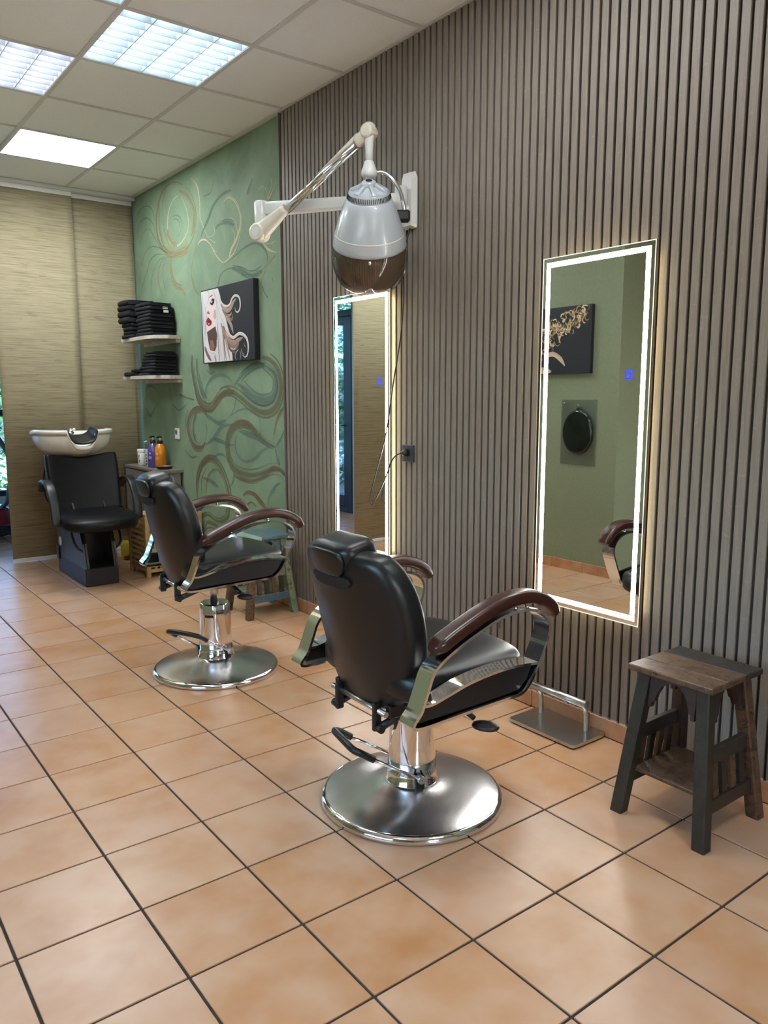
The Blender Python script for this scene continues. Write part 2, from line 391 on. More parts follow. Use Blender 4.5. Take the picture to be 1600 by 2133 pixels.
    plain('purple', srgb(92,78,150), 0.2, coat=0.5); plain('orange', srgb(222,136,22), 0.2, coat=0.5); plain('label_pink', srgb(232,190,180), 0.5)
    plain('red_body', srgb(128,18,22), 0.2, coat=0.5); plain('hose_grey', srgb(92,94,98), 0.5); plain('yellow_cloth', srgb(222,196,60), 0.8); plain('dark_wood', srgb(52,36,28), 0.5)
    plain('brown_wire', srgb(64,34,26), 0.5); plain('ink', srgb(60,50,52), 0.6); plain('light_grey_disc', srgb(196,196,192), 0.4); plain('frame_blue', srgb(52,62,80), 0.4)
    plain('pavement', srgb(150,148,144), 0.9); plain('black_canvas', srgb(26,30,38), 0.6)
    m = Mat('print_ink'); ca = m.n('VertexColor', layer_name='Col'); m.set(Base_Color=ca.outputs[0], Roughness=0.5); M['print'] = m.m
    m = Mat('leaf'); oi = m.co('Object'); a = m.noise(oi, 6, 3); m.set(Base_Color=m.ramp(a, [(0.3, srgb(44,82,40)), (0.7, srgb(104,140,76))]), Roughness=0.5); M['leaf'] = m.m
    emit('led_panel', (0.92, 0.97, 1.0), LED_PANEL); emit('led_panel_added', (0.92, 0.97, 1.0), LED_PANEL*0.6); emit('fluo_cool', (0.80, 0.93, 1.0), FLUO); emit('fluo_violet', (0.90, 0.88, 1.0), FLUO); emit('mirror_led', (1.0, 0.97, 0.92), MIRROR_LED); emit('mirror_back', (1.0, 0.84, 0.52), MIRROR_LED*0.45); emit('mirror_edge', (1.0, 0.94, 0.66), 0.3)
    emit('touch_blue', (0.02, 0.03, 1.0), 0.45)
    plain('louver_white', srgb(238,242,244), 0.25); plain('louver_blade', srgb(162,169,173), 0.35)
materials()

# ---------------------------------------------------------------- traced paint and print outlines (metres)
STROKES=[
('o',0.012,[(4.105,2.85),(4.229,2.899),(4.379,2.913),(4.523,2.869),(4.603,2.789),(4.646,2.684),(4.629,2.569),(4.547,2.474),(4.394,2.408),(4.262,2.386),(4.113,2.39),(4.002,2.43),(3.926,2.501),(3.892,2.59),(3.911,2.675),(3.971,2.768),(4.071,2.836)]),
('o',0.017,[(4.18,2.83),(4.041,2.775),(3.96,2.698),(3.924,2.623),(3.939,2.544),(3.99,2.469)]),
('g',0.009,[(4.148,2.782),(4.083,2.707),(4.037,2.629),(4.034,2.56),(4.075,2.504),(4.161,2.461),(4.256,2.446),(4.349,2.467),(4.42,2.536),(4.418,2.646),(4.38,2.726),(4.297,2.782),(4.202,2.799)]),
('o',0.02,[(4.423,2.596),(4.41,2.535),(4.348,2.474),(4.256,2.446)]),
('o',0.011,[(4.501,2.879),(4.57,2.812),(4.583,2.696),(4.575,2.59),(4.505,2.483),(4.375,2.405)]),
('o',0.008,[(4.421,2.885),(4.5,2.806),(4.503,2.682),(4.475,2.575),(4.407,2.476)]),
('d',0.006,[(4.349,2.656),(4.271,2.671),(4.18,2.641),(4.149,2.586),(4.191,2.529),(4.268,2.513)]),
('d',0.006,[(4.372,2.616),(4.292,2.646),(4.201,2.616),(4.207,2.56)]),
('g',0.009,[(3.962,2.871),(3.881,2.817),(3.837,2.748),(3.827,2.659),(3.826,2.579),(3.789,2.519),(3.715,2.426)]),
('g',0.008,[(3.884,2.398),(3.831,2.421),(3.749,2.412),(3.671,2.367),(3.612,2.305),(3.538,2.249),(3.479,2.221)]),
('g',0.013,[(3.479,2.221),(3.403,2.237),(3.354,2.294),(3.279,2.346),(3.225,2.412),(3.212,2.472),(3.252,2.546),(3.32,2.603),(3.391,2.626),(3.451,2.612)]),
('g',0.007,[(3.463,2.226),(3.328,2.259),(3.251,2.329),(3.204,2.421),(3.206,2.501)]),
('g',0.004,[(3.37,2.502),(3.3,2.468),(3.267,2.419),(3.263,2.375)]),
('g',0.004,[(3.346,2.429),(3.305,2.381),(3.308,2.338)]),
('g',0.004,[(3.715,2.426),(3.651,2.423),(3.602,2.435),(3.613,2.496)]),
('g',0.004,[(3.699,2.417),(3.622,2.379),(3.592,2.368)]),
('g',0.004,[(3.656,2.358),(3.611,2.318),(3.565,2.308)]),
('o',0.009,[(3.884,2.398),(3.958,2.333),(4,2.262),(4.007,2.185),(3.961,2.103),(3.897,2.047)]),
('t',0.014,[(3.33,2.664),(3.432,2.668),(3.524,2.654),(3.62,2.614),(3.688,2.555),(3.758,2.5),(3.829,2.444)]),
('t',0.017,[(3.585,2.459),(3.537,2.477),(3.416,2.475),(3.302,2.437)]),
('t',0.008,[(3.583,2.069),(3.53,2.143),(3.437,2.171),(3.319,2.169)]),
('t',0.026,[(3.348,2.169),(3.221,2.137),(3.126,2.101),(3.032,2.086),(2.94,2.102)]),
('t',0.01,[(2.94,2.102),(2.874,2.148),(2.877,2.202),(2.932,2.251),(3.022,2.282),(3.129,2.28),(3.242,2.259),(3.344,2.235),(3.465,2.207)]),
('o',0.008,[(4.357,2.388),(4.537,2.383),(4.625,2.327),(4.655,2.254),(4.622,2.174),(4.567,2.107)]),
('o',0.02,[(4.368,2.382),(4.395,2.312),(4.374,2.229),(4.304,2.154),(4.194,2.121),(4.126,2.063)]),
('o',0.007,[(4.476,2.382),(4.555,2.31),(4.545,2.218),(4.503,2.138)]),
('o',0.026,[(4.526,2.479),(4.414,2.411),(4.281,2.388),(4.131,2.389),(4.039,2.414)]),
('d',0.006,[(5.076,2.765),(4.999,2.83),(4.863,2.844),(4.737,2.806),(4.683,2.728)]),
('d',0.006,[(5.066,2.669),(4.964,2.746),(4.831,2.746),(4.71,2.68),(4.659,2.574),(4.546,2.482)]),
('d',0.006,[(5.035,2.553),(4.932,2.647),(4.799,2.657),(4.701,2.58),(4.568,2.47),(4.433,2.413)]),
('d',0.006,[(5.01,2.391),(4.908,2.488),(4.773,2.515),(4.607,2.483),(4.433,2.413)]),
('d',0.006,[(4.887,2.297),(4.83,2.399),(4.675,2.44),(4.453,2.409)]),
('d',0.006,[(5.036,2.194),(4.931,2.302),(4.856,2.371)]),
('d',0.006,[(4.814,2.171),(4.779,2.284),(4.64,2.382),(4.494,2.4)]),
('g',0.005,[(2.808,2.63),(2.791,2.587),(2.83,2.543),(2.869,2.499)]),
('g',0.005,[(2.742,2.605),(2.768,2.565),(2.819,2.524),(2.857,2.497)]),
('g',0.003,[(2.967,2.588),(2.915,2.601),(2.866,2.574),(2.85,2.524)]),
('t',0.013,[(3.034,2.672),(3.075,2.633),(3.118,2.588)]),
('g',0.011,[(2.924,2.28),(2.882,2.238),(2.821,2.205),(2.748,2.186)]),
('o',0.007,[(2.761,2.173),(2.836,2.143),(2.901,2.104),(2.942,2.054),(2.958,2.002)]),
('o',0.005,[(2.815,2.052),(2.799,2.014)]),
('g',0.004,[(2.881,2.255),(2.819,2.249),(2.758,2.254)]),
('t',0.006,[(3.59,2.796),(3.61,2.742),(3.66,2.707),(3.757,2.706)]),
('t',0.009,[(2.944,2.012),(2.908,1.96),(2.871,1.932)]),
('w',0.032,[(4.046,1.627),(4.054,1.535),(4.017,1.41),(3.961,1.3),(3.854,1.247),(3.747,1.24),(3.656,1.286),(3.567,1.338),(3.467,1.356),(3.371,1.344),(3.249,1.302),(3.131,1.254),(3.003,1.221),(2.891,1.223),(2.794,1.263),(2.738,1.341),(2.735,1.425),(2.784,1.504),(2.875,1.552),(2.971,1.569)]),
('b',0.019,[(3.71,1.263),(3.62,1.316),(3.5,1.352),(3.371,1.351)]),
('t',0.026,[(3.972,1.601),(3.964,1.486),(3.899,1.37),(3.813,1.308)]),
('t',0.028,[(2.931,1.528),(3.059,1.519),(3.178,1.488),(3.287,1.442),(3.368,1.394)]),
('t',0.035,[(2.959,1.529),(2.825,1.466),(2.795,1.394),(2.832,1.322),(2.915,1.296),(3.027,1.295),(3.142,1.329),(3.244,1.379),(3.32,1.408)]),
('t',0.015,[(3.848,1.324),(3.806,1.399),(3.713,1.45),(3.592,1.47),(3.476,1.457),(3.398,1.423)]),
('t',0.012,[(3.598,1.375),(3.514,1.389),(3.433,1.377)]),
('b',0.027,[(3.822,1.194),(3.911,1.223),(4.024,1.222),(4.126,1.173),(4.163,1.092),(4.131,1.004),(4.049,0.944),(3.935,0.942),(3.867,0.984)]),
('w',0.016,[(4.008,1.191),(4.071,1.126),(4.078,1.046),(4.027,0.977)]),
('b',0.005,[(3.867,0.984),(3.832,1.071),(3.846,1.132)]),
('t',0.02,[(3.859,1.193),(3.736,1.157),(3.616,1.138),(3.514,1.155)]),
('t',0.007,[(3.514,1.155),(3.429,1.2),(3.369,1.259),(3.349,1.323)]),
('t',0.007,[(3.446,1.186),(3.331,1.223),(3.192,1.239),(3.075,1.213),(3.012,1.166),(3.002,1.098),(3.047,1.056)]),
('t',0.02,[(3.859,0.969),(3.729,1.017),(3.62,1.085),(3.516,1.118),(3.401,1.125)]),
('t',0.018,[(3.729,1.013),(3.608,1.003),(3.509,0.985),(3.394,0.987)]),
('w',0.032,[(2.832,1.004),(2.955,1.032),(3.067,1.082),(3.183,1.131),(3.306,1.135),(3.419,1.099),(3.489,1.031),(3.503,0.949),(3.467,0.869),(3.389,0.815),(3.264,0.796),(3.127,0.799),(2.994,0.824),(2.88,0.856),(2.771,0.861),(2.694,0.827)]),
('b',0.017,[(3.052,1.09),(3.183,1.134),(3.305,1.142),(3.41,1.107)]),
('b',0.014,[(3.408,0.77),(3.266,0.752),(3.114,0.761),(2.981,0.804),(2.853,0.855)]),
('b',0.023,[(2.894,0.858),(2.771,0.864),(2.694,0.827)]),
('t',0.011,[(3.358,1.058),(3.379,0.977),(3.335,0.914),(3.227,0.888),(3.106,0.914),(3.001,0.968),(2.887,1.001)]),
('t',0.019,[(3.324,1.088),(3.202,1.071),(3.069,1.048),(2.942,1.012),(2.819,1.001)]),
('t',0.011,[(2.819,1.005),(2.75,1.054),(2.688,1.128)]),
('t',0.02,[(2.819,0.991),(2.795,0.933),(2.77,0.881)]),
('w',0.028,[(4.045,0.541),(4.043,0.679),(3.966,0.797),(3.849,0.86),(3.74,0.867),(3.639,0.82),(3.559,0.743),(3.506,0.649),(3.503,0.574),(3.559,0.492)]),
('b',0.011,[(4.031,0.599),(4.013,0.698),(3.928,0.808),(3.831,0.865),(3.74,0.871)]),
('w',0.012,[(3.89,0.581),(3.863,0.694),(3.784,0.771),(3.675,0.795),(3.593,0.74)]),
('w',0.008,[(3.965,0.581),(3.955,0.702),(3.854,0.797)]),
('w',0.02,[(4.004,0.35),(3.98,0.41),(3.865,0.44),(3.739,0.415),(3.633,0.421),(3.527,0.473),(3.497,0.544)]),
('w',0.013,[(3.93,0.319),(3.888,0.381),(3.777,0.387),(3.672,0.369)]),
('b',0.008,[(3.971,0.289),(3.854,0.345),(3.708,0.349)]),
('b',0.018,[(3.281,0.642),(3.209,0.671),(3.119,0.665),(3.033,0.624),(2.949,0.577)]),
('w',0.01,[(3.246,0.572),(3.167,0.61),(3.093,0.589)]),
('t',0.012,[(2.933,0.621),(2.901,0.693),(2.83,0.748),(2.761,0.778)]),
('b',0.012,[(2.703,1.251),(2.77,1.198),(2.813,1.131),(2.836,1.077)]),
('t',0.011,[(3.74,0.875),(3.65,0.907),(3.548,0.901),(3.5,0.867)]),
('t',0.012,[(3.406,0.799),(3.427,0.731),(3.496,0.68)]),
('t',0.02,[(3.954,0.718),(3.789,0.7),(3.668,0.665)]),
('b',0.011,[(4.331,1.341),(4.191,1.316),(4.037,1.296)]),
('d',0.011,[(5.044,1.227),(4.954,1.162),(4.852,1.221),(4.704,1.299)]),
('d',0.009,[(5.05,1.379),(4.924,1.413),(4.787,1.377)]),
('t',0.01,[(4.25,0.909),(4.135,0.859),(4.017,0.874)]),
('t',0.012,[(4.444,1.258),(4.343,1.218),(4.197,1.26)]),
('t',0.008,[(4.161,1.22),(4.207,1.155),(4.204,1.074)]),
('t',0.011,[(3.797,1.512),(3.746,1.485),(3.658,1.494)])]
CANVAS_POLY=[((0.8,0.78,0.8),[(0.024,0.497),(0.302,0.496),(0.335,0.443),(0.35,0.383),(0.374,0.333),(0.407,0.291),(0.439,0.225),(0.479,0.155),(0.496,-0.004),(0.048,-0.003)]),
((0.86,0.77,0.76),[(0.165,0.46),(0.206,0.477),(0.252,0.46),(0.267,0.406),(0.265,0.31),(0.236,0.251),(0.175,0.214),(0.107,0.223),(0.097,0.282),(0.113,0.363),(0.142,0.418)]),
((0.8,0.55,0.53),[(0.234,0.353),(0.265,0.358),(0.265,0.31),(0.244,0.287),(0.217,0.314)]),
((0.22,0.15,0.15),[(0.106,0.215),(0.246,0.246),(0.27,0.188),(0.254,0.107),(0.223,0.076),(0.146,0.088),(0.122,0.156)]),
((0.42,0.27,0.22),[(0.151,0.154),(0.2,0.155),(0.225,0.109),(0.204,0.081),(0.146,0.092)]),
((0.16,0.11,0.12),[(0.164,0.444),(0.185,0.456),(0.224,0.462),(0.218,0.456),(0.186,0.448)]),
((0.07,0.07,0.1),[(0.169,0.411),(0.212,0.436),(0.245,0.43),(0.238,0.403),(0.213,0.39),(0.187,0.394)]),
((0.75,0.74,0.8),[(0.176,0.413),(0.201,0.424),(0.215,0.417),(0.2,0.406)]),
((0.42,0.26,0.26),[(0.115,0.344),(0.138,0.361),(0.163,0.34),(0.155,0.333),(0.131,0.339)]),
((0.42,0.05,0.09),[(0.102,0.29),(0.115,0.303),(0.134,0.317),(0.153,0.306),(0.192,0.283),(0.184,0.261),(0.144,0.253),(0.109,0.266)]),
((0.1,0.03,0.04),[(0.117,0.288),(0.147,0.292),(0.183,0.282),(0.151,0.276)]),
((0.8,0.45,0.5),[(0.123,0.275),(0.151,0.276),(0.16,0.267),(0.135,0.262)])]
CANVAS_RIB=[((0.62,0.5,0.43),0.0308,[(0.34,0.383),(0.393,0.347),(0.447,0.335),(0.492,0.35),(0.53,0.382),(0.574,0.4)]),
((0.45,0.35,0.3),0.0177,[(0.357,0.35),(0.418,0.309),(0.471,0.301),(0.504,0.322)]),
((0.66,0.58,0.5),0.0085,[(0.436,0.308),(0.48,0.302),(0.503,0.316)]),
((0.42,0.33,0.28),0.0193,[(0.391,0.316),(0.461,0.282),(0.505,0.275),(0.516,0.305)]),
((0.86,0.82,0.8),0.0162,[(0.264,0.495),(0.317,0.445),(0.351,0.398),(0.395,0.371),(0.449,0.364),(0.485,0.378),(0.514,0.406),(0.558,0.421),(0.609,0.408),(0.628,0.372),(0.622,0.335),(0.591,0.313),(0.559,0.323),(0.554,0.345)]),
((0.6,0.5,0.44),0.0308,[(0.408,0.302),(0.46,0.263),(0.493,0.229),(0.517,0.18)]),
((0.4,0.31,0.27),0.0231,[(0.367,0.238),(0.437,0.186),(0.488,0.143)]),
((0.58,0.45,0.4),0.0385,[(0.332,0.264),(0.399,0.172),(0.469,0.128),(0.539,0.117),(0.592,0.133),(0.653,0.145)]),
((0.45,0.34,0.3),0.0308,[(0.363,0.182),(0.449,0.106),(0.519,0.082),(0.573,0.099),(0.6,0.125)]),
((0.3,0.22,0.2),0.0169,[(0.397,0.14),(0.465,0.077),(0.535,0.054),(0.58,0.075)]),
((0.85,0.8,0.75),0.0069,[(0.466,0.089),(0.519,0.076),(0.55,0.087)]),
((0.85,0.81,0.8),0.0216,[(0.285,0.388),(0.327,0.321),(0.378,0.261),(0.411,0.215),(0.454,0.177),(0.515,0.153),(0.568,0.166),(0.612,0.174),(0.671,0.159),(0.711,0.13),(0.725,0.084),(0.714,0.038),(0.679,0.019),(0.642,0.034)]),
((0.55,0.44,0.4),0.0092,[(0.623,0.077),(0.639,0.049),(0.672,0.033)]),
((0.84,0.82,0.84),0.027,[(0.286,0.404),(0.292,0.227),(0.322,0.124),(0.331,-0.002)]),
((0.55,0.42,0.38),0.01,[(0.28,0.268),(0.287,0.106),(0.299,-0.001)]),
((0.66,0.55,0.52),0.0231,[(0.398,0.16),(0.422,0.099),(0.46,0.0)]),
((0.5,0.38,0.35),0.0092,[(0.372,0.182),(0.384,0.081),(0.406,0.0)]),
((0.4,0.3,0.28),0.0062,[(0.352,0.223),(0.368,0.122),(0.373,0.001)]),
((0.5,0.4,0.42),0.0054,[(0.087,0.407),(0.105,0.322),(0.084,0.241),(0.087,0.158)]),
((0.62,0.56,0.58),0.0062,[(0.052,0.472),(0.055,0.326),(0.053,0.243)]),
((0.66,0.6,0.62),0.0069,[(0.226,0.487),(0.269,0.43),(0.291,0.348)]),
((0.6,0.55,0.57),0.0054,[(0.134,0.492),(0.166,0.468),(0.133,0.402)]),
((0.42,0.32,0.3),0.0308,[(0.063,0.117),(0.104,0.061),(0.169,0.012)]),
((0.62,0.52,0.5),0.0193,[(0.221,0.047),(0.238,0.018),(0.236,-0.003)]),
((0.86,0.84,0.85),0.0177,[(0.069,0.305),(0.058,0.18),(0.088,0.116),(0.164,0.075),(0.232,0.063),(0.277,0.033),(0.294,-0.003)]),
((0.8,0.76,0.75),0.0054,[(0.597,0.075),(0.552,0.053),(0.538,0.03),(0.554,0.0)]),
((0.8,0.76,0.75),0.0046,[(0.605,0.063),(0.621,0.035),(0.606,0.004)]),
((0.75,0.72,0.72),0.0039,[(0.258,0.152),(0.27,0.123),(0.249,0.095),(0.233,0.08)]),
((0.7,0.68,0.68),0.0039,[(0.664,0.11),(0.675,0.094),(0.691,0.082)])]

# ---------------------------------------------------------------- the room
T = 0.303; H = 2.96
YF, YB, XL, XP, YP0, YP1, XA = -4.0, 7.2, -4.2, -2.33, 1.87, 4.08, -2.63   # front, back, far left, pier face, pier ends, alcove wall
def struct(o, label, cat): return tag(o, label, cat, kind='structure')
def build_floor():
    b = MB().box(XL-0.1, 0.12, YF-0.1, YB+0.1, -0.12, -0.004)
    fl = struct(b.build('floor', M['grout'], smooth=False), 'terracotta tiled salon floor with dark grout lines', 'floor')
    g = 0.0036; tiles = []
    for i in range(-8, 6):
        for j in range(-14, 24):
            x0, y0 = (i-6)*T, j*T
            cx, cy = x0+T/2, y0+T/2
            if cy < YF-0.1 or cy > YB or cx < XL or (cx < XP and YP0 < cy < YP1) or (cx < XA and cy > YP1): continue
            q = to_pixel((cx, cy, 0)); area = 0
            if q:
                P = [to_pixel(p) for p in ((x0, y0, 0), (x0+T, y0, 0), (x0+T, y0+T, 0), (x0, y0+T, 0))]
                if all(P) and max(p[0] for p in P) > 0 and min(p[0] for p in P) < 1600 and min(p[1] for p in P) < 2133:
                    area = abs(sum(P[k][0]*P[(k+1) % 4][1]-P[(k+1) % 4][0]*P[k][1] for k in range(4)))/2
                elif any(P) and min(p[1] for p in P if p) < 2400 and -300 < q[0] < 1900: area = 1e5
            tiles.append((area, cx, cy))
    tiles.sort(reverse=True)
    src = None; rest = MB()
    for k, (a, cx, cy) in enumerate(tiles):
        if k < 290 and a > 0:
            if src is None:
                src = MB().box(-T/2+g, T/2-g, -T/2+g, T/2-g, -0.008, 0, 0.0012).build('tile', M['tile'], fl, False, (cx, cy, 0))
            else: inst(src, fl, (cx, cy, 0))
        else: rest.box(cx-T/2+g, cx+T/2-g, cy-T/2+g, cy+T/2-g, -0.008, 0)
    o = rest.build('tiles', M['tile'], fl, False); o['kind'] = 'stuff'
build_floor()

def build_right_wall():
    w = struct(MB().box(0.02, 0.14, YF-0.1, 5.2, 0, H+0.1).build('wall_right', M['mural'], smooth=False), 'long side wall, sage green mural at the far end and taupe slats in front', 'wall')
    MB().box(0.012, 0.02, -1.64, 2.663, 0.076, H-0.004).build('felt_backing', M['felt'], w, False)
    p = 0.0406; src = None; k = int((2.66-1.514)/p); y = 1.514+k*p-p
    while y > -1.62:
        if src is None: src = MB().box(0, 0.012, 0, 0.0290, 0.079, H-0.003, 0.0012).build('slat', M['slat'], w, False, (0, y, 0)); c = MB().box(0.002, 0.012, 0.001, 0.028, 0.072, 0.079).build('edge_strip', M['white_plaster'], w, False, (0, y, 0))
        else: inst(src, w, (0, y, 0)); inst(c, w, (0, y, 0))
        y -= p
    # skirting tiles on the floor grid
    src = None
    for j in range(-14, 17):
        if src is None: src = MB().box(0, 0.0199, 0.0015, T-0.0015, 0.0, 0.072, 0.0015).build('skirting_tile', M['skirting'], w, False, (0, j*T, 0))
        else: inst(src, w, (0, j*T, 0))
    # painted brush strokes of the mural
    echo = []; R = random.Random(21)      # the loose bristle trails beside the main strokes
    for c, wd, pts in STROKES:
        if wd < 0.011 or len(pts) < 4: continue
        for k in ((-1, 1) if wd > 0.02 else (R.choice((-1, 1)),)):
            P = [Vector((a, b)) for a, b in pts]; o = k*wd*R.uniform(0.9, 1.5); q = []
            for i, p in enumerate(P):
                t = (P[min(i+1, len(P)-1)]-P[max(i-1, 0)]).normalized(); q.append((p.x-t.y*o*(0.6+0.6*i/len(P)), p.y+t.x*o*(0.6+0.6*i/len(P))))
            j = R.randint(0, 1); echo.append((c if R.random() < 0.6 else 'd', wd*R.uniform(0.22, 0.4), q[j:len(q)-R.randint(0, 1)]))
    for n, (c, wd, pts) in enumerate(echo+STROKES):
        P = catmull([(0, y_, z_) for y_, z_ in pts], 7); m = MB(); L = 0; rngw = random.Random(n)
        x = 0.0196-0.00002*n
        wob = rngw.uniform(0, 6)
        for i, q in enumerate(P):
            t = (P[min(i+1, len(P)-1)]-P[max(i-1, 0)]).normalized(); nn = Vector((0, -t.z, t.y))
            s = i/(len(P)-1); k = (0.35+0.65*min(1, 5*s, 5*(1-s)))*(0.85+0.25*math.sin(wob+s*7))*1.15*wd
            if i: L += (q-P[i-1]).length
            for sg in (-1, 1):
                v = q+nn*(sg*k); m.uv[len(m.v)] = (L+n*3.7, 0.5+0.5*sg)
                yv = max(2.664, min(5.1, v.y)); m.v.append((x, yv, min(v.z, H-0.01)))
            if i: b = 2*i; m.f.append((b-2, b-1, b+1, b)); m.mi.append(0)
        m.build('brush_stroke', M['brush_'+c], w, True)
    MB().box(-0.004, 0.02, 2.664, 2.667, 0.074, H-0.003).build('end_trim', M['slat'], w, False)
build_right_wall()

def build_other_walls():
    w = struct(MB().box(XL-0.2, XP, YP0, YP1, 0, H+0.1).build('wall_left', M['olive'], smooth=False), 'plain olive green pier wall opposite the mirrors', 'wall')
    src = None
    for j in range(6, 14):
        y0, y1 = max(YP0, j*T), min(YP1, (j+1)*T)
        if y1-y0 > 0.02: MB().box(XP, XP+0.01, y0+0.0015, y1-0.0015, 0, 0.075, 0.0012).build('skirting_tile', M['skirting'], w, False)
    for i in range(-8, -1):
        x0, x1 = (i-6)*T, (i-5)*T
        x1 = min(x1, XP+0.01)
        if x1-x0 > 0.02 and x0 > XL-0.1: MB().box(x0+0.0015, x1-0.0015, YP0-0.01, YP0-0.0005, 0, 0.075, 0.0012).build('skirting_tile', M['skirting'], w, False)
    # side wall of the front room with a guessed window, storefront wall behind the camera
    b = MB(); b.box(XL-0.15, XL, YF-0.1, -1.6, 0, H+0.1); b.box(XL-0.15, XL, 0.6, YP0, 0, H+0.1); b.box(XL-0.15, XL, -1.6, 0.6, 0, 0.9); b.box(XL-0.15, XL, -1.6, 0.6, 2.3, H+0.1)
    struct(b.build('wall_side', M['olive'], smooth=False), 'side wall of the front room with a guessed window', 'wall')
    b = MB(); b.box(XL-0.1, -2.6, YF-0.15, YF, 0, H+0.1); b.box(-1.6, 0.02, YF-0.15, YF, 0, H+0.1); b.box(-2.6, -1.6, YF-0.15, YF, 0, 0.9); b.box(-2.6, -1.6, YF-0.15, YF, 2.2, H+0.1)
    struct(b.build('wall_front', M['white_plaster'], smooth=False), 'shop front wall around the guessed window', 'wall')
    # back room behind the hanging panels
    b = MB(); b.box(-2.5, -0.25, YB, YB+0.15, 0, 0.30); b.box(-2.5, -0.25, YB, YB+0.15, 2.5, H+0.1); b.box(XA-0.2, -2.5, YB, YB+0.15, 0, H+0.1); b.box(-0.25, 0.14, YB, YB+0.15, 0, H+0.1)
    struct(b.build('wall_back', M['white_plaster'], smooth=False), 'white back room wall around the garden window', 'wall')
    struct(MB().box(0.02, 0.14, 5.2, YB, 0, H+0.1).build('wall_back_right', M['white_plaster'], smooth=False), 'white back room wall beyond the hanging panels', 'wall')
    b = MB(); b.box(XA-0.15, XA, YP1, 5.58, 0, H+0.1); b.box(XA-0.15, XA, 6.65, YB+0.1, 0, H+0.1); b.box(XA-0.15, XA, 5.58, 6.65, 2.72, H+0.1)
    struct(b.build('wall_back_left', M['white_plaster'], smooth=False), 'white back room wall around the garden door', 'wall')
def window(name, label, axis, pos, a0, a1, z0, z1, bars_a=(), bars_z=(), mat='anthracite', fr=0.06, glass='clear_glass'):
    """axis 'y': pane in plane y=pos spanning x a0..a1; axis 'x': plane x=pos spanning y"""
    def bx(m, a, b, c, d, t):
        if axis == 'y': m.box(a, b, pos-t, pos+t, c, d, 0.004)
        else: m.box(pos-t, pos+t, a, b, c, d, 0.004)
        return m
    root = struct(bx(bx(bx(bx(MB(), a0, a0+fr, z0, z1, 0.035), a1-fr, a1, z0, z1, 0.035), a0+fr, a1-fr, z0, z0+fr, 0.035), a0+fr, a1-fr, z1-fr, z1, 0.035).build(name, M[mat], smooth=False), label, 'window')
    for a in bars_a: bx(MB(), a-fr/2, a+fr/2, z0+fr, z1-fr, 0.03).build('mullion', M[mat], root, False)
    zs = [z0+fr]+[z for b in bars_z for z in (b-fr/2, b+fr/2)]+[z1-fr]
    as_ = [a0+fr]+[a for b in bars_a for a in (b-fr/2, b+fr/2)]+[a1-fr]
    for b in bars_z:
        for i in range(0, len(as_), 2): bx(MB(), as_[i], as_[i+1], b-fr/2, b+fr/2, 0.03).build('transom', M[mat], root, False)
    for i in range(0, len(as_), 2):
        for j in range(0, len(zs), 2): bx(MB(), as_[i], as_[i+1], zs[j], zs[j+1], 0.005).build('pane', M[glass], root, False)
    return root
build_other_walls()
window('window_1', 'dark framed garden window of the back room', 'y', YB+0.07, -2.5, -0.25, 0.30, 2.5, (-1.55, -0.9), (1.16,), 'anthracite', 0.06, 'blue_glass')
window('window_2', 'guessed window behind the camera, sized for its daylight', 'y', YF-0.07, -2.6, -1.6, 0.90, 2.2, (-2.1,), ())  # unseen and guessed; opening sized to hold back daylight from the front
window('window_3', 'guessed side window of the front room, added for daylight', 'x', XL-0.07, -1.6, 0.6, 0.9, 2.3, (-0.5,), ())  # unseen, put in to let daylight into the front room
d = window('door_1', 'dark blue framed glass door to the garden', 'x', XA-0.07, 5.58, 6.65, 0.0, 2.72, (), (2.24,), 'frame_blue', 0.07, 'blue_glass')
m = MB(); m.box(XA-0.115, XA-0.03, 5.65, 5.80, 0.07, 2.2, 0.005); m.box(XA-0.115, XA-0.03, 6.50, 6.58, 0.07, 2.2, 0.005); m.box(XA-0.115, XA-0.03, 5.80, 6.50, 0.07, 0.2, 0.005); m.box(XA-0.115, XA-0.03, 5.80, 6.50, 2.12, 2.2, 0.005); m.build('door_leaf', M['frame_blue'], d, False)
MB().tube([(XA-0.03, 5.77, 1.0), (XA+0.03, 5.77, 1.0), (XA+0.035, 5.79, 1.0), (XA+0.035, 5.88, 1.0)], 0.009, 8).build('handle', M['satin_steel'], d)

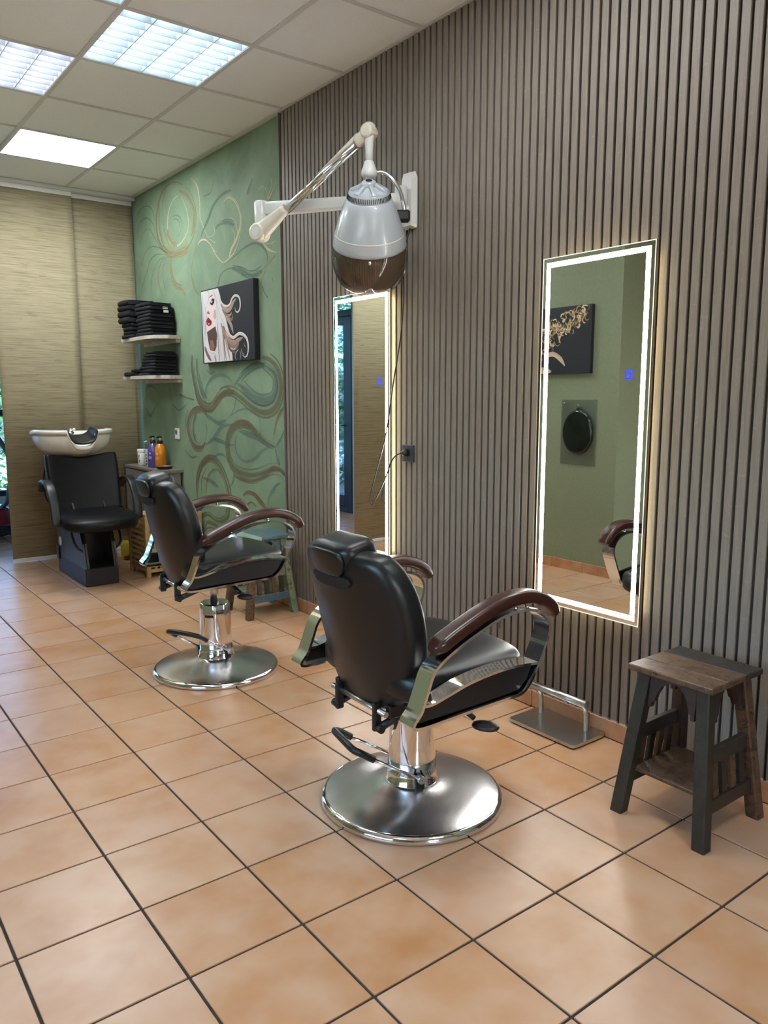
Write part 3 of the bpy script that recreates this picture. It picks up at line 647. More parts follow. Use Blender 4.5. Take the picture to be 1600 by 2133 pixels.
def build_ceiling():
    c = struct(MB().box(XL-0.15, 0.14, YF-0.15, YB+0.1, H+0.1, H+0.25).build('ceiling', M['white_plaster'], smooth=False), 'suspended ceiling of pale mineral tiles in a metal grid', 'ceiling')
    xs = [0.0]+[-0.527-0.621*k for k in range(7)]; xs[-1] = XL
    ys = [1.977+0.6245*k for k in range(-9, 6)]; ys = [YF]+ys; ys[-1] = 5.10
    cells = {}
    lamps = {(2, 'a'): 0}
    src = {}
    for i in range(len(xs)-1):
        for j in range(len(ys)-1):
            x1, x0, y0, y1 = xs[i], xs[i+1], ys[j], ys[j+1]
            if (i, j) in LAMP_CELLS: continue
            key = (round(x1-x0, 4), round(y1-y0, 4)); cx, cy = (x0+x1)/2, (y0+y1)/2
            if key not in src:
                a, b = key[0]/2-0.0005, key[1]/2-0.0005
                src[key] = MB().box(-a, a, -b, b, 0.0, 0.016).build('ceiling_tile', M['ceiling'], c, False, (cx, cy, H+0.002))
            else: inst(src[key], c, (cx, cy, H+0.002))
    for x in xs: MB().box(x-0.012 if x < 0 else -0.02, x+0.012 if x < 0 else 0.02, YF, 5.10, H-0.003, H+0.0015).build('grid_bar', M['tbar'], c, False)
    for y in ys[1:]:
        for i in range(len(xs)-1): MB().box(xs[i+1]+0.012, xs[i]-(0.012 if i else 0.02), y-0.012, y+0.012, H-0.003, H+0.0015).build('grid_bar', M['tbar'], c, False)
    MB().box(XA, 0.02, 5.19, YB, H, H+0.02).build('back_room_board', M['white_plaster'], c, False)
    return xs, ys
# lamp cells (column counted from the wall, row counted from the shop front)
LAMP_CELLS = {(1, 10): 'cool', (1, 13): 'panel', (2, 11): 'violet', (2, 9): 'cool', (1, 7): 'panel', (1, 4): 'panel', (3, 12): 'panel', (4, 5): 'cool'}  # the later half are unseen lamps, added to light walls and floor
XS, YS = build_ceiling()

def louver_lamp(cx, cy, w, d, tint, label):
    t = thing('ceiling_lamp', label, 'ceiling lamp', (cx, cy, H), 0, 'louvred ceiling lamps')
    a, b = w/2-0.012, d/2-0.012
    m = MB(); m.box(-a, a, -b, b, 0.085, 0.09)
    for s in (-1, 1): m.box(s*a-0.002, s*a+0.002, -b, b, 0, 0.085); m.box(-a, a, s*b-0.002, s*b+0.002, 0, 0.085)
    m.build('housing', M['louver_blade'], t, False)
    n = 4; wc = 2*a/n
    for k in range(1, n): MB().box(-a+k*wc-0.0015, -a+k*wc+0.0015, -b, b, 0.0, 0.045).build('divider', M['louver_blade'], t, False)
    for k in range(1, 8):
        y = -b+2*b*k/8
        MB().box(-a, a, y-0.0012, y+0.0012, 0.002, 0.042).build('louvre_blade', M['louver_blade'], t, False)
    for k in range(n):
        x = -a+(k+0.5)*wc
        MB().tube([(x, -b+0.01, 0.064), (x, b-0.01, 0.064)], 0.013, 10).build('tube', M['fluo_'+tint], t)
def panel_lamp(cx, cy, w, d, label, mat='led_panel'):
    t = thing('ceiling_lamp', label, 'ceiling lamp', (cx, cy, H), 0)
    a, b = w/2-0.012, d/2-0.012
    m = MB()
    for s in (-1, 1): m.box(s*a-0.006, s*a+0.006, -b, b, -0.004, 0.012); m.box(-a, a, s*b-0.006, s*b+0.006, -0.004, 0.012)
    m.build('frame', M['white_metal'], t, False)
    MB().box(-a+0.006, a-0.006, -b+0.006, b-0.006, 0.0, 0.006).build('diffuser', M[mat], t, False)
LAMP_LABELS = {(1, 10): 'cool white louvred lamp in the ceiling, the one seen whole', (1, 13): 'flat glowing white panel lamp in the ceiling by the tan panels', (2, 11): 'violet tinted louvred ceiling lamp cut by the picture edge',
    (2, 9): 'cool louvred ceiling lamp, only a corner at the top of the picture', (1, 7): 'added unseen panel lamp above the front barber chair, lighting the slat wall', (1, 4): 'added unseen panel lamp in the ceiling above the camera, for more light', (3, 12): 'added unseen panel lamp before the olive pier, brightening the tan panels', (4, 5): 'added unseen louvred lamp over the front room, for more light', }
for (i, j), kind in LAMP_CELLS.items():
    x1, x0, y0, y1 = XS[i], XS[i+1], YS[j], YS[j+1]
    args = ((x0+x1)/2, (y0+y1)/2, x1-x0, y1-y0)
    if kind == 'panel': panel_lamp(*args, LAMP_LABELS[i, j], 'led_panel' if j == 13 else 'led_panel_added')  # weaker emission for the added, unseen panels
    else: louver_lamp(*args, kind, LAMP_LABELS[i, j])

def hanging_panel(label, x0, x1, y, zt=2.9, bar=True):
    t = thing('hanging_panel', label, 'panel curtain', ((x0+x1)/2, y, 0), 0, 'tan woven sliding panels')
    h = (x1-x0)/2
    m = MB(); N = 12
    F = [[(-h+2*h*k/N, 0.003*math.sin(k*0.9)+s*0.0025, z) for k in range(N+1)] for z in (0.03, zt) for s in (-1, 1)]
    m.rings([F[0]+F[1][::-1], F[2]+F[3][::-1]]); m.build('fabric', M['grass'], t)
    MB().box(-h, h, -0.007, 0.007, 0.004, 0.032, 0.002).build('bottom_bar', M['white_metal'], t, False)
    MB().box(-h, h, -0.008, 0.008, zt-0.005, zt+0.03, 0.002).build('top_bar', M['white_metal'], t, False)
hanging_panel('wide tan woven panel in front, behind the shampoo chair', -1.10, -0.487, 5.115)
hanging_panel('narrow tan woven panel behind the shelves, next to the green mural', -0.53, 0.01, 5.155)
hanging_panel('tan woven panel opposite, seen only in the far mirror', -2.32, -1.61, 4.10)
r = tag(MB().box(-2.6, 0.018, 5.085, 5.185, 2.932, H-0.0035, 0.003).build('curtain_track', M['white_metal'], smooth=False), 'white multi channel curtain track under the ceiling', 'curtain track')
for k, y in enumerate((5.10, 5.135, 5.17)): MB().box(-2.6, 0.016, y-0.006, y+0.006, 2.928, 2.934).build('channel', M['tbar'], r, False)
r = tag(MB().box(-2.32, -1.4, 4.085, 4.12, 2.932, H-0.0035, 0.003).build('curtain_track', M['white_metal'], smooth=False), 'short white curtain track by the olive pier', 'curtain track')

def build_outside():
    struct(MB().box(-14, 14, -16, 20, -0.3, -0.12).build('ground', M['pavement'], smooth=False), 'paved ground outside the windows', 'ground')
    def hedge(label, x0, x1, y0, y1, z1, n, seed):
        R = random.Random(seed); m = MB()
        for k in range(n):
            p = Vector((R.uniform(x0, x1), R.uniform(y0, y1), R.uniform(-0.1, z1)**1.0)); a, b = R.uniform(0, 6.28), R.uniform(-1, 1)
            u = Vector((math.cos(a), math.sin(a), b)).normalized()*R.uniform(0.03, 0.07); v = u.cross(Vector((R.uniform(-1,1), R.uniform(-1,1), R.uniform(-1,1)))).normalized()*R.uniform(0.02, 0.04)
            m.add([p-u, p+v, p+u, p-v], [(0,1,2,3)])
        tag(m.build('hedge', M['leaf'], smooth=False), label, 'hedge', kind='stuff')
    hedge('leafy green garden hedge beyond the back window', -3.2, 1.0, 8.8, 9.4, 2.7, 9000, 1)
    hedge('leafy green garden hedge beyond the garden door', -5.2, -4.6, 4.6, 9.8, 3.2, 12000, 2)
build_outside()

# ---------------------------------------------------------------- barber chairs
def barber_chair_parts(root):
    """local: +x forward, +y left, z up. Returns the parts that rise with the seat."""
    up = []
    def add(o): up.append(o); return o
    # base disc, column, pump
    prof = [(0.298, 0.0), (0.302, 0.004), (0.303, 0.012), (0.299, 0.020), (0.290, 0.026)]
    base = MB().lathe([(0.285, 0.0)]+prof+[(0.287, 0.0265)], 72).build('base_rim', M['chrome'], root)
    MB().lathe([(0.287, 0.0262), (0.26, 0.033), (0.21, 0.042), (0.15, 0.053), (0.10, 0.064), (0.088, 0.070)], 72, cap0=False).build('base_plate', M['brushed'], root)
    MB().lathe([(0.088, 0.064), (0.088, 0.072), (0.083, 0.076), (0.082, 0.10), (0.080, 0.105)], 40).build('column_collar', M['chrome'], root)
    R = []
    for k, (z, r, oct_) in enumerate(((0.10, 0.081, 0), (0.15, 0.079, 0), (0.19, 0.076, 0.25), (0.23, 0.074, 0.8), (0.28, 0.072, 1), (0.33, 0.070, 1), (0.336, 0.066, 1))):
        ring = []
        for j in range(48):
            a = 2*PI*j/48; seg = PI/4; d = ((a+seg/2) % seg)-seg/2; ro = r*math.cos(seg/2)*1.03/max(math.cos(d), 0.93)
            q = r*(1-oct_)+ro*oct_; ring.append((q*math.cos(a), q*math.sin(a), z))
        R.append(ring)
    MB().rings(R).build('column', M['chrome'], root)
    add(MB().lathe([(0.02, 0.25), (0.02, 0.40)], 20).build('piston_rod', M['satin_steel'], root))
    # seat
    seat = MB().cushion((0.045, 0, 0.478), (0.255, 0.275, 0.056), (0.42, 0.34), 44, 16, dome=0.012)
    for i, p in enumerate(seat.v):   # rounder front corners
        x, y, z = p
        if x > 0.05: seat.v[i] = (x-(abs(y)/0.275)**2*0.04*((x-0.05)/0.25)**2, y, z)
    add(seat.build('seat', M['leather'], root))
    # seat pan
    add(MB().box(-0.16, 0.2, -0.2, 0.2, 0.405, 0.43, 0.006).build('seat_pan', M['black_metal'], root, False))
    # backrest: egg outline with a notch for the headrest
    half = [(0.0, 0.0), (0.07, 0.004), (0.13, 0.022), (0.178, 0.06), (0.21, 0.115), (0.234, 0.185), (0.247, 0.26), (0.25, 0.33), (0.243, 0.395), (0.226, 0.45), (0.20, 0.492), (0.172, 0.511), (0.13, 0.519), (0.06, 0.523)]
    pts = half+[(0.0, 0.524)]+[(-a, b) for a, b in half[:0:-1]]
    ol = [(p.x, p.y) for p in catmull([(a, b, 0) for a, b in pts], 3, True)]
    lean = math.radians(13.3); u0, z0 = -0.159, 0.366
    def place(a, b, d):     # d: + forward
        cv = 0.057*(a/0.25)**2    # wraps forward at the sides
        dd = d+cv; return (u0-b*math.sin(lean)+dd*math.cos(lean), -a, z0+b*math.cos(lean)+dd*math.sin(lean))
    def place_c(a, b, d): return place(a, b, d-0.0)
    ol = [(a*1.02, b) for a, b in ol]
    add(MB().pad(ol, place, 0.085, 0.030, 0.012, 0.012, steps=5, centre=(0.0, 0.25)).build('backrest', M['leather'], root))
    # seam piping along the rear edge
    cxo, cyo = 0.0, 0.25
    ring = []
    for a, b in ol[:-10:2] if False else ol[::2]:
        l = math.hypot(a-cxo, b-cyo); k = 1-0.016/l
        ring.append(place(cxo+(a-cxo)*k, cyo+(b-cyo)*k, -0.0335))
    m = MB(); P = [Vector(p) for p in ring]; R = []
    for i, p in enumerate(P):
        t = (P[(i+1) % len(P)]-P[i-1]).normalized(); n1 = Vector((math.cos(lean), 0, math.sin(lean))); n2 = t.cross(n1).normalized()
        R.append([p+(n1*math.cos(q)+n2*math.sin(q))*0.0022 for q in (0, 1.57, 3.14, 4.71)])
    R.append(R[0]); m.rings(R, cap0=False, cap1=False)
    add(m.build('piping', M['leather'], root))
    # headrest
    hp = [(-0.104, 0.462), (-0.07, 0.446), (0.07, 0.446), (0.104, 0.462), (0.114, 0.48), (0.122, 0.505), (0.110, 0.54), (0.05, 0.553), (-0.05, 0.553), (-0.110, 0.54), (-0.122, 0.505), (-0.114, 0.48)]
    ol2 = [(p.x, p.y) for p in catmull([(a, b, 0) for a, b in hp], 4, True)]
    ol2 = [(a*0.87, b) for a, b in ol2]; place_h = lambda a, b, d: place(a, b, d+0.012)
    hr = add(MB().pad(ol2, place_h, 0.122, 0.034, 0.006, 0.012, steps=5).build('headrest', M['leather'], root))
    MB().pad([(a*0.84, 0.494+(b-0.494)*0.74) for a, b in ol2], lambda a, b, d: place_h(a, b, d-0.064), 0.014, 0.006, 0.003, 0, steps=3).build('headrest_panel', M['leather'], hr)
    m = MB(); m.pad([(a*0.95, 0.438+(b-0.495)*0.36) for a, b in ol2], lambda a, b, d: place(a, b, d-0.052), 0.012, 0.004, steps=2); add(m.build('headrest_slot', M['dark_slot'], root))
    # arms
    wood_p = [(-0.168, 0.619), (-0.12, 0.643), (-0.05, 0.673), (0.04, 0.706), (0.12, 0.722), (0.19, 0.723), (0.25, 0.706), (0.292, 0.677), (0.312, 0.650)]
    frame_p = [(-0.245, 0.418), (-0.225, 0.465), (-0.205, 0.515), (-0.188, 0.557), (-0.158, 0.588), (-0.09, 0.624), (-0.02, 0.652), (0.06, 0.679), (0.14, 0.689), (0.20, 0.683), (0.245, 0.662), (0.268, 0.628), (0.265, 0.592), (0.245, 0.55), (0.222, 0.505), (0.196, 0.462), (0.160, 0.432), (0.10, 0.427), (-0.06, 0.422)]
    rail_p = [(-0.222, 0.478), (-0.19, 0.476), (-0.13, 0.489), (-0.05, 0.508), (0.05, 0.519), (0.13, 0.520), (0.228, 0.512)]
    for s in (1, -1):
        y = s*0.312
        W = catmull([(a, y, b) for a, b in wood_p], 5); n = len(W)
        scl = [0.62+0.38*min(1, i/3) if i < 3 else (1.0 if i < n-6 else 1.0-0.05*(i-(n-6))) for i in range(n)]
        m = MB().sweep(W, rrect(0.032, 0.020, 0.015, 4), (0, 1, 0), scales=scl)
        add(m.build('armrest', M['mahogany'], root))
        Fp = catmull([(a, y, b) for a, b in frame_p], 8, True)
        add(MB().sweep(Fp, [(-0.031, -0.0045), (-0.031, 0.0045), (0.031, 0.0045), (0.031, -0.0045)], (0, 1, 0), flat=True, closed=True).build('arm_frame', M['chrome'], root))
        Rp = catmull([(a, y, b) for a, b in rail_p], 8)
        add(MB().sweep(Rp, [(-0.030, -0.004), (-0.030, 0.004), (0.030, 0.004), (0.030, -0.004)], (0, 1, 0), flat=True).build('arm_rail', M['chrome'], root))
        pp = [(-0.208, 0.472), (-0.13, 0.481), (-0.05, 0.500), (0.05, 0.511), (0.13, 0.512), (0.205, 0.505), (0.186, 0.465), (0.155, 0.44), (0.10, 0.435), (-0.06, 0.430), (-0.228, 0.427)]
        add(MB().prism(pp, lambda p: (p[0], y-0.017, p[1]), lambda p: (p[0], y+0.017, p[1])).build('side_panel', M['black_plastic'], root, False))
        for px in (0.15, -0.03): add(MB().tube([(px, y, 0.684 if px > 0 else 0.644), (px, y, 0.715 if px > 0 else 0.67)], 0.006, 8).build('arm_screw', M['chrome'], root))
        # brackets joining arm and seat
        add(MB().box(-0.15, 0.12, min(y-s*0.02, s*0.19), max(y-s*0.02, s*0.19), 0.428, 0.436).build('arm_bracket', M['black_metal'], root, False))
    # mechanism under the seat
    m = MB(); m.box(-0.11, 0.11, -0.11, 0.11, 0.372, 0.406, 0.005); m.box(-0.06, 0.06, -0.06, 0.06, 0.338, 0.374, 0.005)
    m.box(-0.2, 0.14, -0.155, -0.13, 0.37, 0.41, 0.003); m.box(-0.2, 0.14, 0.13, 0.155, 0.37, 0.41, 0.003)
    add(m.build('tilt_mechanism', M['black_metal'], root, False))
    for s in (1, -1):
        m = MB(); m.box(-0.228, -0.20, s*0.105-0.008, s*0.105+0.008, 0.322, 0.41, 0.004, M=None)
        m.tube([(-0.215, s*0.12, 0.335), (-0.15, s*0.12, 0.355), (-0.05, s*0.12, 0.385)], 0.013, 10); m.tube([(-0.215, s*0.135, 0.335), (-0.215, s*0.105, 0.335)], 0.013, 12)
        add(m.build('recline_strut', M['black_metal'], root))
    add(MB().tube([(-0.21, -0.15, 0.385), (-0.21, 0.15, 0.385)], 0.009, 10).build('back_rod', M['satin_steel'], root))
    # recline paddle on the near side
    k = add(MB().tube([(0.0, -0.10, 0.392), (0.01, -0.22, 0.385), (0.015, -0.285, 0.368)], 0.008, 8).build('recline_lever', M['black_metal'], root))
    MB().cushion((0.025, -0.325, 0.354), (0.03, 0.042, 0.012), 0.9, 20, 8, Matrix.Rotation(0.5, 3, 'Z')).build('lever_knob', M['black_plastic'], k)
    return up
def pump_lever(root, phi):
    c, s = math.cos(phi), math.sin(phi)
    q = lambda a, b, z: (a*c-b*s, a*s+b*c, z)
    for sg in (1, -1):
        MB().tube([q(0.015, sg*0.092, 0.103), q(0.10, sg*0.092, 0.155), q(0.215, sg*0.09, 0.225)], 0.0055, 8).build('pump_rod', M['chrome'], root)
        MB().tube([q(0.015, sg*0.078, 0.103), q(0.015, sg*0.102, 0.103)], 0.013, 12).build('pump_pivot', M['satin_steel'], root)
        MB().box(-0.016, 0.016, -0.006, 0.006, 0.062, 0.112, 0.002, M=Matrix.Translation(Vector(q(0.015, sg*0.084, 0)))@Matrix.Rotation(phi, 4, 'Z')).build('pump_bracket', M['black_metal'], root, False)
    P = catmull([q(0.18, 0.09, 0.204), q(0.222, 0.09, 0.232), q(0.242, 0.078, 0.243), q(0.247, 0.04, 0.247), q(0.247, -0.04, 0.247), q(0.242, -0.078, 0.243), q(0.222, -0.09, 0.232), q(0.18, -0.09, 0.204)], 5)
    g = MB().tube(P, 0.0115, 12)
    g.build('pump_grip', M['black_plastic'], root)
def build_barber_chairs():
    t = thing('barber_chair', 'black leather barber chair facing the front mirror, the large one near the stool', 'barber chair', (-0.89, 0.33, 0), math.radians(-2), 'black barber chairs')
    up = barber_chair_parts(t); names = {o.name for o in up}
    t2 = thing('barber_chair', 'black leather barber chair further back below the hood dryer, raised on its piston', 'barber chair', (-0.868, 1.87, 0), math.radians(-4), 'black barber chairs')
    for o in list(t.children):
        c = o.copy(); COL.objects.link(c); c.parent = t2
        if o.name in names: c.location.z += 0.072
        for g in o.children:
            d = g.copy(); COL.objects.link(d); d.parent = c
    pump_lever(t, math.radians(168+2)); pump_lever(t2, math.radians(207+4))
build_barber_chairs()

# ---------------------------------------------------------------- lit mirrors
def led_mirror(yc, label, rz=0.0):
    t = thing('led_mirror', label, 'mirror', (0, yc, 0), rz, 'lit wall mirrors')
    z0, z1, h = 0.485, 1.846, 0.25
    MB().box(-0.034, -0.0005, -h+0.045, h-0.045, z0+0.045, z1-0.045, 0.002).build('back_box', M['black_metal'], t, False)
    MB().box(-0.041, -0.034, -h, h, z0, z1, 0.0008).build('glass', M['mirror'], t, False)
    def ring(name, mat, x0, x1, a, b):   # a,b: insets from the edge
        m = MB()
        m.box(x0, x1, -h+a, -h+b, z0+a, z1-a); m.box(x0, x1, h-b, h-a, z0+a, z1-a)
        m.box(x0, x1, -h+b, h-b, z0+a, z0+b); m.box(x0, x1, -h+b, h-b, z1-b, z1-a)
        return m.build(name, M[mat], t, False)
    ring('light_band', 'mirror_led', -0.0416, -0.0408, 0.019, 0.037)
    ring('edge_glow', 'mirror_edge', -0.0415, -0.0408, 0.0005, 0.0032)
    ring('back_light', 'mirror_back', -0.026, -0.012, 0.036, 0.0445)
    MB().box(-0.034, -0.030, -h+0.003, h-0.003, z0+0.003, z1-0.003).build('back_plate', M['black_metal'], t, False)
    b = MB(); yb = -0.162; zb = 1.395
    for d in ((-0.016, 0.016, -0.016, -0.012), (-0.016, 0.016, 0.012, 0.016), (-0.016, -0.012, -0.012, 0.012), (0.012, 0.016, -0.012, 0.012)): b.box(-0.0414, -0.0409, yb+d[0], yb+d[1], zb+d[2], zb+d[3])
    b.tube([(-0.0412, yb+0.007*math.cos(a), zb+0.007*math.sin(a)) for a in [2.2+k*0.5 for k in range(11)]], 0.0014, 5); b.box(-0.0414, -0.0409, yb-0.0015, yb+0.0015, zb, zb+0.009)
    b.build('touch_switch', M['touch_blue'], t, False)
led_mirror(0.32, 'tall lit mirror near the stool, reflecting the olive wall')
led_mirror(1.798, 'tall lit mirror under the hood dryer, reflecting a tan panel')

# ---------------------------------------------------------------- hood dryer
def hood_dryer():
    ax, ay = -0.28, 1.389
    t = thing('hood_dryer', 'silver and smoked acrylic hair dryer hood on a jointed wall arm', 'hair dryer', (0, 1.435, 0))
    O = Vector((0, 1.435, 0))
    def loc(p): return Vector(p)-O
    # wall plate
    pl = [(-0.045, 2.12), (-0.04, 2.105), (0.04, 2.105), (0.045, 2.12), (0.045, 2.33), (0.03, 2.36), (-0.03, 2.36), (-0.045, 2.33)]
    MB().prism(pl, lambda p: loc((-0.0005, 1.435+p[0], p[1])), lambda p: loc((-0.03, 1.435+p[0]*0.8, 2.235+(p[1]-2.235)*0.93))).build('wall_plate', M['dryer_white'], t, False)
    MB().tube([loc((-0.03, 1.435, 2.18)), loc((-0.05, 1.435, 2.18))], 0.03, 16).build('plate_boss', M['dryer_white'], t)
    MB().tube([loc((-0.065, 1.432, 2.16)), loc((-0.065, 1.432, 2.285))], 0.03, 20).build('wall_joint', M['dryer_white'], t)
    E = Vector((-0.50, 1.985, 2.225)); A = Vector((-0.065, 1.432, 2.232))
    d = (E-A).normalized(); side = Vector((0, 0, 1))
    m = MB(); N = 8
    R = []
    for k in range(N+1):
        p = A+(E-A)*k/N; w = 0.022; hh = 0.026+0.008*k/N
        n = d.cross(Vector((0,0,1))).normalized()
        R.append([loc(p+n*a+Vector((0,0,1))*b) for a, b in rrect(w, hh, 0.015, 4)])
    m.rings(R); m.build('lower_arm', M['dryer_white'], t)
    MB().lathe([(0.024, -0.15), (0.031, -0.145), (0.033, -0.05), (0.033, 0.03), (0.029, 0.038), (0.02, 0.04)], 24, loc(E)).build('elbow', M['dryer_white'], t)
    Pt = Vector((ax, ay, 2.475)); E2 = Vector((-0.515, 1.975, 2.112)); dv = (Pt-E2).normalized()
    n = dv.cross(Vector((0,0,1))).normalized(); up = n.cross(dv)
    def boot(a, b, w0, h0, w1, h1, name, mat, ease=0.4):
        R = []
        for k in range(9):
            s = k/8; p = a+(b-a)*s; q = s**ease if ease else s
            R.append([loc(p+n*x+up*y) for x, y in rrect(w0+(w1-w0)*s, h0+(h1-h0)*s, min(w0+(w1-w0)*s, h0+(h1-h0)*s)*0.8, 4)])
        return MB().rings(R).build(name, M[mat], t)
    boot(E2, E2+dv*0.19, 0.032, 0.044, 0.02, 0.022, 'spring_cover', 'dryer_cream')
    MB().lathe([(0.034, -0.034), (0.042, -0.031), (0.044, -0.024), (0.044, 0.024), (0.042, 0.031), (0.034, 0.034)], 28, loc(E2), Vector((0, 0, 1)).rotation_difference(n).to_matrix()).build('elbow_pivot', M['dryer_cream'], t)
    b = MB().tube([loc(E2+n*0.033), loc(E2+n*0.0352)], 0.02, 20); b.tube([loc(E2-n*0.033), loc(E2-n*0.0352)], 0.02, 20); b = b.build('badge', M['dryer_white'], t)
    MB().tube([loc(E2+dv*0.18), loc(Pt-dv*0.05)], 0.0155, 16).build('upper_arm', M['chrome'], t)
    MB().tube([loc(E2+dv*0.19-up*0.024), loc(Pt-dv*0.07-up*0.022)], 0.005, 10).build('tension_rod', M['chrome'], t)
    MB().tube([loc(E2+dv*0.42+up*0.018), loc(Pt-dv*0.05+up*0.022)], [0.005, 0.014], 10).build('cable_cover', M['dryer_cream'], t)
    boot(Pt-dv*0.075, Pt+dv*0.025, 0.022, 0.026, 0.028, 0.03, 'arm_head', 'dryer_cream')
    zt = 2.475
    MB().lathe([(0.017, 2.345), (0.018, 2.40), (0.021, 2.44), (0.029, 2.465), (0.031, 2.485), (0.027, 2.503), (0.016, 2.513)], 24, loc((ax, ay, 0))).build('neck', M['dryer_white'], t)
    MB().lathe([(0.022, -0.033), (0.029, -0.03), (0.031, -0.02), (0.031, 0.02), (0.029, 0.03), (0.022, 0.033)], 24, loc(Pt), Vector((0, 0, 1)).rotation_difference(n).to_matrix()).build('head_pivot', M['dryer_cream'], t)
    MB().lathe([(0.019, 2.352), (0.021, 2.35), (0.027, 2.33), (0.035, 2.312), (0.036, 2.295), (0.03, 2.283), (0.015, 2.278)], 28, loc((ax, ay, 0))).build('neck_cup', M['dryer_white'], t)
    rr = Vector((0.796, -0.605, 0)); c = Vector((ax, ay, 0))
    Pk = [c+rr*0.03+Vector((0,0,2.302)), c+rr*0.06+Vector((0,0,2.304)), c+rr*0.10+Vector((0,0,2.28)), c+rr*0.135+Vector((0,0,2.23)), c+rr*0.152+Vector((0,0,2.17)), c+rr*0.158+Vector((0,0,2.135))]
    MB().tube([loc(p) for p in Pk], 0.0095, 12, smooth=6).build('hood_bracket', M['chrome'], t)
    q = c+rr*0.148+Vector((0,0,2.118)); Mx = Matrix.Translation(loc(q)) @ Matrix.Rotation(math.atan2(rr.y, rr.x), 4, 'Z')
    MB().box(-0.03, 0.034, -0.028, 0.028, -0.024, 0.024, 0.008, M=Mx).build('switch_box', M['black_plastic'], t, False)
    # hood shell
    hc = Vector((0, 0, -2.03)); piv = loc((ax, ay, 2.062)); tilt = Matrix.Rotation(math.radians(32), 3, Vector((0.796, -0.605, 0))).to_euler()
    HB = lambda m_, nm, mt, fl=True: m_.build(nm, M[mt], t, fl, piv, tilt)
    HB(MB().lathe([(0.160, 1.955), (0.1665, 1.957), (0.168, 1.962), (0.1665, 1.975), (0.1575, 2.015), (0.1405, 2.067), (0.119, 2.125), (0.102, 2.162), (0.098, 2.166)], 64, hc, cap0=False, cap1=False), 'hood_shell', 'dryer_silver')
    HB(MB().lathe([(0.1568, 2.018), (0.1578, 2.0165), (0.1588, 2.012), (0.1575, 2.010)], 64, hc, cap0=False, cap1=False), 'shell_seam', 'dryer_white')
    HB(MB().lathe([(0.097, 2.160), (0.0985, 2.166), (0.090, 2.194), (0.086, 2.200)], 64, hc, cap0=False, cap1=False), 'vent_ring', 'dryer_silver')
    m = MB()
    for k in range(72):
        a = 2*PI*k/72; Mx = Matrix.Translation(hc+Vector((0.0945*math.cos(a), 0.0945*math.sin(a), 2.181))) @ Matrix.Rotation(a, 4, 'Z') @ Matrix.Rotation(-0.3, 4, 'Y')
        m.box(-0.0012, 0.0012, -0.0014, 0.0014, -0.010, 0.010, M=Mx)
    HB(m, 'vent_slots', 'dark_slot', False)
    cap = HB(MB().lathe([(0.087, 2.198), (0.080, 2.200), (0.070, 2.196), (0.045, 2.205), (0.030, 2.222)], 48, hc, cap0=False), 'top_dish', 'dryer_silver')
    for k in range(6):
        a = 2*PI*(k+0.2)/6; u = Vector((math.cos(a), math.sin(a), 0)); v = Vector((-u.y, u.x, 0))
        R = []
        for s, w in ((0.025, 0.013), (0.045, 0.007), (0.065, 0.008), (0.084, 0.016)):
            zz = 2.233-(s-0.025)*0.5; R.append([hc+u*s+v*w+Vector((0,0,zz-0.03)), hc+u*s+v*w+Vector((0,0,zz-0.003)), hc+u*s+v*w*0.6+Vector((0,0,zz)), hc+u*s-v*w*0.6+Vector((0,0,zz)), hc+u*s-v*w+Vector((0,0,zz-0.003)), hc+u*s-v*w+Vector((0,0,zz-0.03))])
        HB(MB().rings(R), 'spoke', 'dryer_silver')
    HB(MB().lathe([(0.032, 2.215), (0.031, 2.236), (0.022, 2.241)], 32, hc), 'top_boss', 'dryer_silver')
    HB(MB().lathe([(0.014, 2.239), (0.014, 2.2435), (0.010, 2.2445)], 24, hc), 'top_button', 'dark_slot')
    # smoked visor and the ribbed inner shell
    HB(MB().lathe([(0.166, 1.960), (0.1735, 1.935), (0.175, 1.90), (0.172, 1.865), (0.163, 1.83), (0.147, 1.797), (0.125, 1.772), (0.105, 1.76)], 64, hc, cap0=False, cap1=False), 'visor', 'smoked_acrylic')
    R = []
    for r, z in ((0.150, 1.955), (0.160, 1.93), (0.161, 1.90), (0.157, 1.865), (0.148, 1.835), (0.13, 1.80), (0.105, 1.775)):
        R.append([hc+Vector(((r+(0.0022 if j % 2 else 0))*math.cos(2*PI*j/180), (r+(0.0022 if j % 2 else 0))*math.sin(2*PI*j/180), z)) for j in range(180)])
    HB(MB().rings(R, cap0=True, cap1=False, flat=True), 'inner_shell', 'inner_brown')
    f = Vector((-0.59, -0.81, 0))
    HB(MB().cushion(hc+f*0.172+Vector((0,0,1.944)), (0.009, 0.009, 0.009), 1.0, 12, 6), 'visor_screw', 'chrome')
hood_dryer()
def cables():
    c = lambda pts, r, name, mat, label: tag(MB().tube(pts, r, 8, smooth=6).build(name, M[mat]), label, 'cable')
    P = [(-0.008, 1.435, 2.11), (-0.03, 1.455, 1.98), (-0.025, 1.46, 1.80), (-0.03, 1.475, 1.62), (-0.05, 1.51, 1.38), (-0.065, 1.545, 1.15), (-0.075, 1.60, 0.98), (-0.08, 1.655, 0.835), (-0.08, 1.665, 0.79), (-0.08, 1.645, 0.77), (-0.075, 1.60, 0.83), (-0.065, 1.55, 0.92), (-0.06, 1.51, 1.0), (-0.05, 1.475, 1.035), (-0.03, 1.45, 1.04)]
    c(P, 0.0032, 'power_cord', 'black_plastic', 'black dryer cord hanging in a loop past the far mirror')
    c([(-0.03, 0.60, 0.50), (-0.004, 0.635, 0.47), (-0.004, 0.665, 0.452), (-0.004, 0.70, 0.455), (-0.004, 0.725, 0.43), (-0.004, 0.76, 0.425), (-0.004, 0.79, 0.40), (-0.004, 0.80, 0.3)], 0.002, 'mirror_wire', 'brown_wire', 'thin brown wire on the slats below the front mirror')
